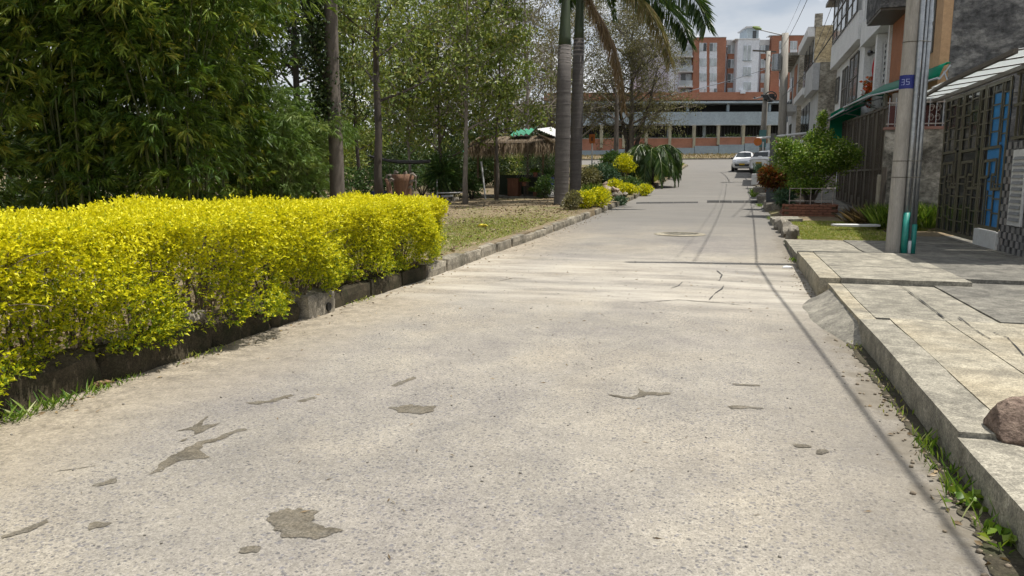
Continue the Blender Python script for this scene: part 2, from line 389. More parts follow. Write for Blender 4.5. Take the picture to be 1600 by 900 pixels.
# ------------------------------------------------------------------ ground, road, kerbs, pavement
xs = sorted(set([-900, -300, -120, -60, -40, -30, -22, -16, -12, -9, -7, -5.6, -4.95, -4.72, -4.6, -4.55, -2, 0, 1.18, 1.24, 1.5, 2, 3, 4, 5, 7, 10, 16, 30, 60, 120, 300, 900]))
ys = sorted(set([-60, -20, 0, 4, 8, 11, 13.85, 14.2] + [15 + 1.5*i for i in range(44)] + [84, 90, 93, 96, 100, 104, 114, 140, 200, 400, 900, 2500]))
def ground_h(x, y):
    z = zr(y)
    if y > 77: lat = -.04 if (-60 < x < 60 and y < 93.5) else .12
    elif x <= -4.6: lat = .19 + (.10*mnoise.noise(Vector((x*.35, y*.35, 2))) if x < -5.5 and y < 70 else 0)
    elif x < 1.2: lat = -.04
    elif y < 14: lat = .02
    else: lat = .1 if x >= 1.5 else (.04 if x > 1.23 else -.04)
    return z + lat
gv = [(x, y, ground_h(x, y)) for y in ys for x in xs]; nx = len(xs)
gf = [(j*nx+i, j*nx+i+1, (j+1)*nx+i+1, (j+1)*nx+i) for j in range(len(ys)-1) for i in range(nx-1)]
b = MB(); b.add(gv, gf); tag(b.build('ground', M_SOIL), kind='structure')

ry = [-20 + 1.0*i for i in range(98)] + [78.0]
ry = [y for y in ry if y <= 77.5]
rv = []; rf = []
cols = [-4.56, -4.2, -3.2, -2, -.8, .3, .9, 1.24]
for y in ry:
    for x in cols:
        k = (x+4.6)/5.8
        rv.append((x, y, zr(y) + .012*math.sin(k*math.pi) + .006*mnoise.noise(Vector((x*.9, y*.6, 0)))))
c_ = len(cols)
for j in range(len(ry)-1):
    for i in range(c_-1): rf.append((j*c_+i, j*c_+i+1, (j+1)*c_+i+1, (j+1)*c_+i))
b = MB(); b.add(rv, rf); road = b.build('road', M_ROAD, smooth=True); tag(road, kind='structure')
b = MB(); cy = [77.0, 80, 84, 88, 92]
cxs = [-60, -30, -12, -6, -4.5, 1.3, 6, 14, 30, 60]
b.add([(x, y, zr(y) + .004) for y in cy for x in cxs], [(j*10+i, j*10+i+1, (j+1)*10+i+1, (j+1)*10+i) for j in range(4) for i in range(9)])
tag(b.build('cross_street', M_ROAD), kind='structure')

# silt-filled cracks and hollows in the road: thin sheets with ragged outlines
def road_z(x, y): return zr(y) + .012*math.sin((x+4.6)/5.8*math.pi) + .006*mnoise.noise(Vector((x*.9, y*.6, 0)))
def sheet_poly(name, pts, mat, parent, lift=.004, rag=.014, sub=7, zf=road_z, soft=0, fade=.42):
    P = [Vector((p[0], p[1], 0)) for p in pts]; out = []
    for i in range(len(P)):
        a, c = P[i], P[(i+1) % len(P)]
        L = (c-a).length
        for k in range(sub):
            q = a.lerp(c, k/sub); n = Vector((-(c-a).y, (c-a).x, 0)).normalized() if L > 1e-6 else Vector()
            out.append(q + n * rag * mnoise.noise(q*23) * 1.6 + n*rag*.7*mnoise.noise(q*71))
    bm = bmesh.new(); vs = [bm.verts.new((q.x, q.y, zf(q.x, q.y) + lift)) for q in out]
    ly = bm.verts.layers.float.new('edge_fade'); vs = list(bm.verts)
    if soft:
        cx_ = sum((q.x for q in out))/len(out); cy_ = sum((q.y for q in out))/len(out); inn = []
        for q in out:
            qx, qy = cx_+(q.x-cx_)*.80, cy_+(q.y-cy_)*.80; v_ = bm.verts.new((qx, qy, zf(qx, qy)+lift)); inn.append(v_)
        for v_ in vs: v_[ly] = 0.0
        for v_ in inn: v_[ly] = 1.0
        for k in range(len(vs)): bm.faces.new((vs[k], vs[(k+1) % len(vs)], inn[(k+1) % len(vs)], inn[k]))
        bmesh.ops.triangulate(bm, faces=[bm.faces.new(inn)] )
    else:
        for v_ in vs: v_[ly] = fade
        bmesh.ops.triangulate(bm, faces=[bm.faces.new(vs)])
    for v_ in bm.verts: pass; bmesh.ops.recalc_face_normals(bm, faces=bm.faces)
    for f in bm.faces:
        if f.normal.z < 0: f.normal_flip()
    me = bpy.data.meshes.new(name); bm.to_mesh(me); bm.free()
    return link(name, me, mat, parent)
def px_poly(name, px, mat=M_STAIN, **kw): return sheet_poly(name, [gz(*q) for q in px], mat, road, **kw)
px_poly('silt_patch', [(420,808),(440,801),(470,799),(494,803),(488,818),(500,828),(536,833),(520,842),(478,848),(440,842),(426,828)], rag=.02, soft=.024)
px_poly('silt_patch', [(374,862),(390,858),(410,860),(402,868),(386,871),(376,868)], rag=.008, soft=.012)
px_poly('silt_patch', [(606,640),(640,635),(662,638),(686,638),(680,646),(655,651),(625,648)], rag=.02, soft=.024)
px_poly('crack_fill', [(232,745),(262,718),(290,704),(310,693),(340,687),(370,673),(395,674),(372,677),(345,691),(318,697),(312,706),(328,718),(308,720),(282,722),(255,737)], rag=.012)
px_poly('crack_fill', [(277,676),(300,670),(325,653),(314,668),(345,664),(318,676),(290,690),(278,694),(305,681),(300,674)], rag=.012)
px_poly('crack_fill', [(0,842),(30,833),(72,815),(76,819),(48,833),(20,842),(0,847)], rag=.012)
px_poly('silt_patch', [(138,822),(150,819),(176,821),(166,827),(150,829),(140,833)], rag=.006, soft=.010)
px_poly('crack_fill', [(950,619),(985,623),(1000,617),(997,608),(1008,615),(1048,616),(1050,619),(1012,620),(990,626),(960,623)], rag=.012)
px_poly('crack_fill', [(1136,637),(1152,635),(1190,639),(1195,641),(1160,640),(1142,641)], rag=.012)
px_poly('silt_patch', [(1240,696),(1262,697),(1270,700),(1255,702),(1242,700)], rag=.006, soft=.010)
px_poly('silt_patch', [(1276,706),(1288,703),(1296,708),(1284,713),(1275,711)], rag=.006, soft=.010)
px_poly('crack_fill', [(382,632),(420,628),(455,618),(460,620),(424,632),(400,634)], rag=.012)
px_poly('crack_fill', [(610,605),(630,597),(646,591),(650,594),(634,600),(618,607)], rag=.012)
px_poly('crack_fill', [(144,762),(170,752),(184,749),(180,755),(160,762)], rag=.012)
px_poly('crack_fill', [(462,630),(492,621),(496,624),(475,631)], rag=.012)
px_poly('crack_fill', [(1145,601),(1186,603),(1188,605),(1150,604)], rag=.012)
for pl in ([(1108,470),(1118,459),(1128,452),(1131,446)], [(1048,452),(1060,448),(1066,442)], [(1000,474),(1060,470),(1120,474),(1160,478)],
           [(760,444),(800,436),(830,437)], [(1120,426),(1128,432),(1124,440)], [(900,382),(960,383),(980,380)], [(90,738),(150,730)]):
    w_ = .012
    P = [gz(*q) for q in pl]; L = []; Rr = []
    for i, q in enumerate(P):
        d = (P[min(i+1, len(P)-1)] - P[max(i-1, 0)]); n = Vector((-d.y, d.x, 0)).normalized() * w_ * (.4 if i in (0, len(P)-1) else 1)
        L.append(q+n); Rr.append(q-n)
    sheet_poly('road_crack', L + Rr[::-1], M_TAR if pl[0][1] > 400 and pl[0][0] > 900 else M_STAIN, road, lift=.003, rag=.01, sub=6)

# manhole and speed bumps
mh = gz(1062, 374); mz = road_z(mh.x, mh.y)
mt = thing('manhole_cover', 'round pale manhole cover set in the middle of the road', 'manhole', (mh.x, mh.y, mz))
b = MB(); n = 32
for r0, r1 in ((.46, .60),):
    b.add([(r*math.cos(2*math.pi*i/n), r*math.sin(2*math.pi*i/n), z) for r, z in ((r0, .006), (r0, .016), (r1, .014), (r1+.05, .0)) for i in range(n)],
          [(k*n+i, (k+1)*n+i, (k+1)*n+(i+1) % n, k*n+(i+1) % n) for k in range(3) for i in range(n)])
b.build('frame', M_CONCY, mt)
b = MB(); b.tube([(0, 0, .0), (0, 0, .008)], .445, 32)
for i in range(-3, 4):
    L = math.sqrt(max(.01, .4**2 - (i*.12)**2)); b.box(-L, L, i*.12-.015, i*.12+.015, .008, .013)
b.build('lid', M_CONC, mt)
def bump_strip(name, label, x0, x1, y0, y1, hgt):
    t_ = thing(name, label, 'speed bump', (x0, y0, zr(y0)), group='speed bumps across the road')
    nseg = max(3, int((x1-x0)/.5))
    for i in range(nseg):
        a = i/nseg; c2 = (i+1)/nseg - .01; b = MB(); V = []
        for k in (a, c2):
            X = (x1-x0)*k; Y = (y1-y0)*k + .03*math.sin(k*9); Z = road_z(x0+X, y0+Y) - zr(y0)
            for yy, zz in ((-.16, -.01), (-.10, hgt*.7), (0, hgt), (.10, hgt*.7), (.16, -.01)): V.append((X, Y+yy, Z+zz))
        b.add(V, [(0,1,6,5),(1,2,7,6),(2,3,8,7),(3,4,9,8),(0,4,3,2,1),(5,6,7,8,9)]); b.build('rubber_segment', M_TAR, t_)
bump_strip('speed_bump', 'long low black speed bump reaching from the left kerb', -4.0, -1.45, 32.2, 33.0, .06)
bump_strip('speed_bump', 'short thick black speed bump reaching to the right kerb', -1.1, 1.0, 33.3, 33.6, .10)

# left kerb: tall dark footing under the hedge, then kerb stones
lk = tag(MB().box(-4.62, -4.60, 0, .05, -.2, -.15).build('left_kerb', M_KERB), kind='structure')
y = -2.0; i = 0
while y < 7.0:
    L = random.uniform(.9, 1.5); y1 = min(y+L, 7.02)
    h = .33 - .012*max(0, y) + random.uniform(-.03, .02)
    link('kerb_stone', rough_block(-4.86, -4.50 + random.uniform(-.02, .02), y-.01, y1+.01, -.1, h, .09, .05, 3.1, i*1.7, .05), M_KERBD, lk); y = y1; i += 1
def hole(p):
    return p
hb = link('kerb_stone', rough_block(-4.9, -4.42, 7.04, 7.62, -.1, .27, .09, .018, 4, 33, .03), M_KERB, lk)
hb['label'] = 'pale kerb block with a drain hole'
b = MB(); b.tube([(-4.415, 7.42, .08), (-4.395, 7.42, .08)], [.052, .048], 10); b.build('drain_hole', plain('hole_dark', (.02, .018, .015), None, 5, .9, .1), lk)
y = 7.64
while y < 11.4:
    L = random.uniform(.8, 1.1)
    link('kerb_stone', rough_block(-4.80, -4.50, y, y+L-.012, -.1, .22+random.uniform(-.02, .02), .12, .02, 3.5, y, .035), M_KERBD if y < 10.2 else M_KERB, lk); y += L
while y < 76:
    L = random.uniform(.85, 1.15) if y < 40 else 2.0
    dx = .035*mnoise.noise(Vector((y*.8, 0, 5))); z = zr(y+L/2); tilt = random.uniform(-.03, .03)
    brk = 23.5 < y < 24.6 or 58 < y < 60
    if not brk:
        me = rough_block(-4.76+dx, -4.52+dx, y, y+L-.012, -.12, .19+random.uniform(-.03, .02), .13 if y < 30 else .4, .016, 3.2, y*.7, .03, fn=lambda p: Vector((p.x + tilt*(p.y-y), p.y, p.z + zr(p.y))))
        link('kerb_stone', me, M_KERB, lk)
    y += L
# far kerb of the cross street
fk = tag(MB().box(-50, 50, 92.0, 92.3, zr(92)-.2, zr(92)+.16).build('far_kerb', M_KERB), kind='structure')

# right pavement: cast slabs, kerb edge, driveway ramp
pv = tag(MB().box(1.3, 5, -2, 17, -.2, -.15).build('pavement', M_CONC), kind='structure')
def slab(x0, x1, y0, y1, z1, mat, amp=.006, sl=0, seg=.3, z0=-.06, name='slab', seed=None, rnd=.002):
    g = .0018
    me = rough_block(x0+g, x1-g, y0+g, y1-g, z0, z1, seg, amp, 1.1, 1.0 if seed is None else seed, rnd, fn=(lambda p: Vector((p.x, p.y, p.z + sl*(p.x-x0)))) if sl else None)
    return link(name, me, mat, pv)
# kerb blocks along the edge, the nearest one sunk and cracked away
slab(1.19, 1.503, -3.0, 4.30, .187, M_CONC, .012, seg=.10, name='kerb_block', rnd=.006)
slab(1.20, 1.483, 4.31, 7.64, .213, M_CONC, .014, seg=.08, name='kerb_block', rnd=.006)
slab(1.20, 1.36, 7.64, 10.16, .208, M_CONCY, .006, seg=.2, name='kerb_block')
slab(1.10, 1.36, 10.2, 13.86, .275, M_CONCY, .010, seg=.12, name='kerb_block', rnd=.006)
slab(1.50, 2.55, -3, 4.28, .188, M_CONC); slab(2.55, 6, -3, 4.28, .19, M_CONCY)
slab(1.48, 1.96, 4.31, 7.72, .214, M_CONCY); slab(1.96, 6.0, 4.31, 7.72, .217, M_CONCY)
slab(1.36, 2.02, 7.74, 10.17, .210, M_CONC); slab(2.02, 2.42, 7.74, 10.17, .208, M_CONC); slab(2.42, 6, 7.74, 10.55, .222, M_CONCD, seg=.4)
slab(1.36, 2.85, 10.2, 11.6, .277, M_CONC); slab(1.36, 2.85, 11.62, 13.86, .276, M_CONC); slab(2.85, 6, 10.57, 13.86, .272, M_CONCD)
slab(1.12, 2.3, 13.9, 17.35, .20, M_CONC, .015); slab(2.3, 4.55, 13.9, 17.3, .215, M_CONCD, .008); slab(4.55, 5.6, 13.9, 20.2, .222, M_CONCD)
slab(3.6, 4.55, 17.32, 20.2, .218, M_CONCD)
# dark silt and rotted leaves packed into the gutter
gd = []
for j in range(61):
    y = 2.0 + j*.095*1.0; gd.append((1.17 - .05 - .10*abs(mnoise.noise(Vector((y*1.7, 3, 0)))) - .09*abs(mnoise.noise(Vector((y*5, 1, 0)))) - .05*max(0, 4.6-y)*.3, y))
sheet_poly('gutter_silt', [(1.22, 2.0)] + gd + [(1.22, 2.0+60*.095)], concrete('gutter_silt', (.10, .088, .062), (.052, .045, .032), (.04, .05, .02)), road, lift=.007, rag=.02, sub=3)
b = MB(); V = []; nr = 24; nc_ = 9                          # driveway ramp poured against the kerb
for j in range(nr+1):
    y = 7.35 + (10.3-7.35)*j/nr; e_ = min(j, nr-j)/nr*2; k = min(1, e_*4.0)**.7
    wid = .10 + .30*min(1, (j/nr)*2.2+.15)*min(1, (nr-j)/nr*3+.3) + .03*mnoise.noise(Vector((y*2.3, 0, 4)))
    for i_ in range(nc_):
        a = i_/(nc_-1); x = 1.225 - a*wid; z = .185*k*(1-a)**1.25 + .010*mnoise.noise(Vector((x*7, y*4, 1)))*(1-a)
        V.append((x, y, max(z, .006) if i_ < nc_-1 else -.03))
b.add(V, [(j*nc_+i_, (j+1)*nc_+i_, (j+1)*nc_+i_+1, j*nc_+i_+1) for j in range(nr) for i_ in range(nc_-1)])
b.build('driveway_ramp', concrete('ramp_concrete', (.36, .34, .295), (.25, .237, .205), (.17, .16, .14)), pv, smooth=True)
for pl in ([(1552,520),(1575,528),(1600,556)], [(1498,496),(1530,520),(1548,530)], [(1395,438),(1440,470),(1476,498)]):
    P = [gz(q[0], q[1], .218) for q in pl]; L = []; Rr = []
    for i_, q in enumerate(P):
        d = P[min(i_+1, len(P)-1)] - P[max(i_-1, 0)]; n = Vector((-d.y, d.x, 0)).normalized()*.0045
        L.append(q+n); Rr.append(q-n)
    sheet_poly('slab_crack', L+Rr[::-1], M_TAR, pv, lift=.2235, rag=.008, sub=6, zf=lambda x, y: 0)
# kerb line further up the street: hewn stones and broken slabs
M_STONE = concrete('edge_stone', (.36, .33, .28), (.2, .18, .155), (.12, .11, .09))
rk = tag(MB().box(1.35, 1.4, 17, 17.05, -.2, -.15).build('right_kerb', M_STONE), kind='structure')
for (x, y, rx, ry_, rz_) in ((1.32, 18.1, .16, .55, .2), (1.28, 19.2, .15, .5, .2), (1.25, 20.3, .16, .5, .19), (1.22, 21.2, .17, .4, .18)):
    o = link('edging_stone', boulder(rx, ry_, rz_*1.5, y, 3, .2, .5), M_STONE, rk, (x, y, zr(y)-.06))
for (x0, x1, y0, y1, h) in ((1.05, 1.9, 22.2, 23.8, .20), (1.1, 1.75, 27.9, 30.6, .30), (1.2, 2.8, 30.7, 33.2, .22), (.95, 1.5, 33.6, 35, .3), (1.15, 2.4, 35.3, 39, .22), (.95, 1.6, 39.2, 41.5, .34), (1.2, 2.6, 42, 47, .2), (1.1, 2.0, 47.4, 52, .3), (1.2, 2.6, 52.4, 60, .22), (1.2, 2.4, 60.4, 76, .2)):
    link('kerb_slab', rough_block(x0, x1, y0, y1, zr(y0)-.1, zr((y0+y1)/2)+h, .35, .03, 2, y0, .03), M_CONC if h < .25 else M_STONE, rk)
b = MB()
for y in range(22, 76, 2): b.quad((3.0 if y < 40 else 2.5, y, zr(y)+.2), (9, y, zr(y)+.2), (9, y+2, zr(y+2)+.2), (3.0 if y < 40 else 2.5, y+2, zr(y+2)+.2))
tag(b.build('front_yards', M_CONCD), kind='structure')
# ------------------------------------------------------------------ right side: materials
M_WHITE = plain('white_render', (.80, .81, .82), (.70, .71, .72), 2, .75, .08)
M_WHITE2 = plain('grey_white_render', (.55, .56, .57), (.42, .43, .44), 1.5, .8, .1)
M_BEIGE = plain('beige_render', (.50, .33, .19), (.42, .27, .15), 1.5, .85, .1)
M_TERRA = plain('terracotta_render', (.42, .17, .08), (.33, .13, .06), 2, .8, .15)
M_GREYW = None
def stained_wall(name, a_, b_, c_, sc=1.6):
    m, t, p, _ = newmat(name); v = geo(t)
    mp = t.nodes.new('ShaderNodeMapping'); mp.inputs['Scale'].default_value = (1, 1, 1.5); t.links.new(v, mp.inputs[0])
    n1_ = noise(t, mp.outputs[0], sc, 7, .7, .6); n2_ = noise(t, mp.outputs[0], sc*4.5, 6, .7)
    c = ramp(t, n1_.outputs[0], [(.36, a_), (.5, b_), (.63, c_)]).outputs[0]
    c = mixc(t, .7, c, ramp(t, n2_.outputs[0], [(.38, (.4,)*3), (.58, (1.3,)*3)]).outputs[0], 'MULTIPLY')
    t.links.new(c, p.inputs['Base Color']); p.inputs['Roughness'].default_value = .92; p.inputs['Specular IOR Level'].default_value = .15
    bump(t, p, n2_.outputs[0], .7, .04); return m
M_GREYW = stained_wall('mouldy_grey_render', (.055, .057, .06), (.11, .112, .115), (.22, .22, .215), 1.3)
M_GREYL = stained_wall('stained_low_wall', (.08, .075, .065), (.2, .19, .165), (.37, .35, .31), 1.4)
M_RUBBLE = stained_wall('rough_block_wall', (.26, .21, .13), (.40, .33, .21), (.50, .43, .30), 1.1)
M_RUBBLE2 = stained_wall('grey_block_wall', (.22, .2, .165), (.33, .305, .25), (.42, .39, .33), 1.1)
M_BRONZE = plain('bronze_paint', (.14, .13, .09), (.105, .097, .068), 9, .45, .05, .2)
M_BROWNM = plain('brown_metal', (.10, .082, .062), (.07, .058, .045), 7, .5, .08, .1)
M_BLACKM = plain('dark_panel', (.03, .031, .033), (.018, .018, .02), 4, .3, .05)
M_BLUE = plain('blue_sheet', (.016, .24, .62), (.012, .19, .52), 2, .4, .05)
M_GREEN = leafmat('green_canopy', [(0, (.006, .30, .18)), (1, (.004, .24, .14))], .55, .4, .4, (1, 1, 1))
M_POLY = leafmat('milky_sheet', [(0, (.75, .78, .78)), (1, (.6, .63, .63))], .65, .4, tint=(1, 1, 1))
M_STEEL = plain('galvanised', (.40, .42, .44), (.26, .28, .30), 12, .32, .1, .75)
M_POLE = plain('pole_concrete', (.40, .375, .335), (.25, .235, .21), 5, .85, .3, stretch=(1.6, 1.6, .25))
M_TEAL = plain('teal_pipe', (.02, .27, .22), (.015, .2, .17), 9, .4, .05)
M_BLUEP = plain('blue_paint', (.012, .022, .20), (.01, .018, .15), 12, .6, .05)
M_WPAINT = plain('white_paint', (.72, .73, .73), (.6, .6, .6), 9, .5, .05)
M_GLASS = glass('window_glass', (.14, .16, .17)); M_GLASSD = glass('dark_glass', (.035, .04, .042))
M_CURT = glass('curtained_glass', (.42, .47, .50), .15)
M_RED = plain('red_cloth', (.5, .02, .03), None, 8, .8, .1)
M_ORANGE = plain('orange_paint', (.62, .17, .02), None, 9, .5, .05)
M_BRICK = plain('red_brick_paint', (.28, .125, .075), (.2, .085, .055), 5, .85, .3)
M_BLACK = plain('black_rubber', (.018, .018, .018), None, 9, .5, .1)
M_WOOD = plain('weathered_wood', (.12, .1, .08), (.06, .05, .042), 4, .85, .4, stretch=(6, 6, 1))
M_ROCK = stained_wall('purple_brown_rock', (.13, .095, .078), (.21, .155, .125), (.29, .22, .175), 9)

def plate(name, mat, parent, X, y0, y1, z0, z1, th=.03, **kw):     # a slab of wall in the street plane x = X, facing the road (-x)
    return MB().box(X, X+th, y0, y1, z0, z1).build(name, mat, parent, **kw)

# ---- utility pole with conduits
pb = Vector((2.66, 14.02, .2)); lean = .008
pole = thing('utility_pole', 'tall concrete utility pole with steel conduits and a blue number band on the pavement', 'utility pole', pb)
def ptop(z): return Vector((lean*z, 0, z))
b = MB(); b.tube([ptop(z) for z in (-.15, 0, 2, 4, 7, 12.4)], [.122, .122, .119, .116, .112, .10], 20); b.build('shaft', M_POLE, pole, smooth=True)
for k, (dx, dy, r, zt, zg) in enumerate(((.155, -.085, .042, 9.6, .72), (.235, -.045, .026, 8.8, 0), (.30, .02, .042, 9.2, .52))):
    b = MB(); b.tube([ptop(z) + Vector((dx - .010*z, dy, 0)) for z in (zg, 2, 4, zt)], r, 10); b.build('conduit', M_STEEL, pole, smooth=True)
    if zg:
        b = MB(); b.tube([ptop(z) + Vector((dx - .010*z, dy, 0)) for z in (-.02, zg+.04)], r+.012, 10); b.build('plastic_sleeve', M_TEAL, pole, smooth=True)
    else:
        b = MB(); b.tube([Vector((dx, dy, z)) for z in (-.02, .28)], r+.01, 10); b.build('plastic_sleeve', M_WPAINT, pole, smooth=True)
for z in (1.35, 1.62, 3.55, 4.4, 6):
    b = MB(); c0 = ptop(z); r = .122 - .0015*z + .004
    loop = [c0 + Vector((math.cos(a)*r, math.sin(a)*r, 0)) for a in [R(60 + i*20) for i in range(13)]] + [c0 + Vector((.16-.01*z, -.130, 0)), c0 + Vector((.26-.01*z, -.075, 0)), c0 + Vector((.345-.01*z, .01, 0)), c0 + Vector((.31-.01*z, .065, 0))]
    loop.append(loop[0]); b.tube(loop, .006, 5, cap=False); b.build('steel_band', M_BROWNM, pole)
b = MB(); b.tube([ptop(2.80), ptop(3.02)], [.1205, .1200], 24, cap=False); bandp = b.build('number_band', M_BLUEP, pole, smooth=True)
def digits(txt, h, parent, c, r, mat, a0):                # painted figures wrapped round the pole
    seg = {'3': 'abcdg', '5': 'afgcd'}; W = h*.5; k = .13*h
    S_ = {'a': ((0,1),(1,1)), 'b': ((1,1),(1,.5)), 'c': ((1,.5),(1,0)), 'd': ((0,0),(1,0)), 'e': ((0,0),(0,.5)), 'f': ((0,.5),(0,1)), 'g': ((0,.5),(1,.5))}
    for i, ch in enumerate(txt):
        b = MB()
        for s_ in seg[ch]:
            (u0, v0), (u1, v1) = S_[s_]
            U0, U1 = sorted((u0*W, u1*W)); V0, V1 = sorted((v0*h, v1*h)); U0 -= k/2; U1 += k/2; V0 -= k/2; V1 += k/2
            def pt(u, v):
                a = a0 + (u + i*W*1.75)/r; return (c.x + math.cos(a)*r, c.y + math.sin(a)*r, c.z + v)
            b.add([pt(U0,V0), pt(U1,V0), pt(U1,V1), pt(U0,V1)], [(0,1,2,3)])
        b.build('painted_figure', mat, parent)
digits('35', .085, pole, ptop(2.865), .1225, plain('faded_blue_white', (.3, .34, .6), None, 9, .6, 0), R(219))

# ---- gate lot
GX = 4.7
gate = thing('metal_gate', 'bronze steel bar gate with dark panels and a blue sheet behind its right leaf', 'gate', (GX, 17.8, .22))
def gl(*v): return tuple(Vector(v) - Vector((GX, 17.8, .22)))
def gbar(y0, z0, y1, z1, wd=.045, name='gate_bar', mat=None, x=0):
    b = MB(); b.beam(gl(GX+x, y0, z0), gl(GX+x, y1, z1), wd, .02, (1, 0, 0)); return b.build(name, mat or M_BRONZE, gate)
leaves_g = [(20.0, 18.55), (18.5, 17.05), (17.0, 15.65)]
ZB, ZT = .28, 3.36
for li, (ya, yb) in enumerate(leaves_g):
    for yy in (ya-.03, yb+.03): gbar(yy, ZB, yy, ZT, .075, 'gate_frame')
    zb = .56 if li == 2 else ZB
    for zz in (zb+.03, ZT-.04): gbar(ya-.08, zz, yb+.08, zz, .07, 'gate_frame')
    wdt = ya-yb
    v1, v2 = ya - wdt*.30, ya - wdt*.66
    if li == 1: v1, v2 = ya - wdt*.38, ya - wdt*.72
    for yy in (v1, v2):
        gbar(yy, zb+.06, yy, 1.55, .05); gbar(yy, 2.1, yy, ZT-.07, .05)
    gbar(v1-.14, zb+.06, v1-.14, 1.3, .035); gbar(v2-.12, 2.2, v2-.12, ZT-.07, .035)
    for z in np.arange(zb+.32, 1.5, .27): gbar(ya-.07, z, v1, z, .028); gbar(v1-.14, z+.05, v2, z+.05, .028); gbar(v2, z, yb+.07, z, .028)
    for z in np.arange(2.35, ZT-.1, .25): gbar(ya-.07, z, v1, z, .028); gbar(v1, z+.06, v2, z+.06, .028); gbar(v2-.12, z, yb+.07, z, .028)
    # stepped key pattern in the middle band
    for q in ((ya-.07, 2.1, yb+.25, 2.12), (ya-.07, 1.55, ya-.55, 1.56), (ya-.55, 1.56, ya-.55, 1.86), (ya-.2, 1.86, yb+.4, 1.88), (yb+.4, 1.6, yb+.4, 1.88), (ya-.75, 1.6, yb+.4, 1.6), (ya-.75, 1.32, ya-.75, 1.6), (ya-.75, 1.32, yb+.07, 1.34), (yb+.25, 1.34, yb+.25, 2.12), (ya-.2, 1.86, ya-.2, 1.55)):
        gbar(*q, .055, x=-.012)
b = MB(); b.box(*[v for p in zip(gl(GX+.02, 17.05, .3), gl(GX+.04, 20.0, 3.3)) for v in p]); b.build('backing_panel', M_GLASSD, gate)
b = MB(); b.box(*[v for p in zip(gl(GX+.016, 15.7, .6), gl(GX+.03, 16.72, 3.12)) for v in p]); b.build('blue_backing_sheet', M_BLUE, gate)
b = MB(); b.box(*[v for p in zip(gl(GX+.034, 15.7, .6), gl(GX+.05, 17.0, 3.34)) for v in p]); b.build('backing_panel', M_BLACKM, gate)
b = MB(); b.box(*[v for p in zip(gl(GX-.04, 15.62, .20), gl(GX+.06, 16.95, .54)) for v in p]); b.build('white_plinth_panel', M_WPAINT, gate, bevel=.006)

# ---- front wall of the lot, clad in grey stone strips, with a vent
def clad_material():
    m, t, p, _ = newmat('stone_strip_cladding'); v = geo(t)
    oi = t.nodes.new('ShaderNodeObjectInfo'); n_ = noise(t, v, 9, 5, .65)
    c = ramp(t, oi.outputs['Random'], [(0, (.17, .165, .16)), (.4, (.215, .21, .205)), (.75, (.26, .25, .245)), (1, (.225, .2, .185))]).outputs[0]
    c = mixc(t, .5, c, ramp(t, n_.outputs[0], [(.3, (.6,)*3), (.7, (1.15,)*3)]).outputs[0], 'MULTIPLY')
    t.links.new(c, p.inputs['Base Color']); p.inputs['Roughness'].default_value = .8; bump(t, p, n_.outputs[0], .4, .02); return m
M_CLAD = clad_material()
cw = thing('stone_clad_wall', 'grey stone-strip wall with a white louvred vent at the right edge beside the gate', 'wall', (GX, 14.3, .2))
plate('wall_core', M_GREYW, cw, 0, -1.6, 1.26, 0, 1.98, .18)
strip = None
for r_ in range(16):
    z = .012 + r_*.122; yy = 1.26 - (.0 if r_ % 2 else .13)
    if r_ % 2 == 0:
        first = True
    k = 0; yy = 1.26
    while yy > -1.55:
        L = .13 if (k == 0 and r_ % 2 == 0) else .26
        if strip is None:
            strip = MB().box(-.018, 0, .003, .257, .003, .119).build('stone_strip', M_CLAD, cw, bevel=.004); strip.location = (-.002, yy-L, z); o = strip
        else:
            o = strip.copy(); COL.objects.link(o); o.location = (-.002 - random.random()*.008, yy-L, z)
        if L < .2: o.scale = (1, .5, 1)
        yy -= L; k += 1
vt = MB(); vt.box(-.05, -.025, .12, .78, .52, 1.82); vent = vt.build('vent_frame', M_WPAINT, cw)
for i in range(11):
    b = MB(); b.add([(-.075, .2, .60+i*.105), (-.075, .7, .60+i*.105), (-.05, .7, .655+i*.105), (-.05, .2, .655+i*.105)], [(0,1,2,3)]); b.box(-.076, -.05, .2, .7, .596+i*.105, .604+i*.105)
    b.build('louvre', M_GLASSD if False else plain('louvre_grey', (.25, .26, .27), None, 9, .5, 0) if i == 0 else MATS['louvre_grey'], vent)
ub = thing('upper_grille', 'dark bronze grille above the stone-clad wall at the right edge', 'grille', (GX, 14.3, 2.2))
for yy in np.arange(-1.5, 1.3, .22): MB().box(.05, .085, yy, yy+.035, 0, 1.2).build('grille_bar', M_BRONZE, ub)
for zz in (.02, .6, 1.15): MB().box(.035, .1, -1.6, 1.28, zz, zz+.05).build('grille_rail', M_BRONZE, ub)
MB().box(.14, .17, -1.6, 1.28, -.05, 1.25).build('backing_panel', M_BLACKM, ub)

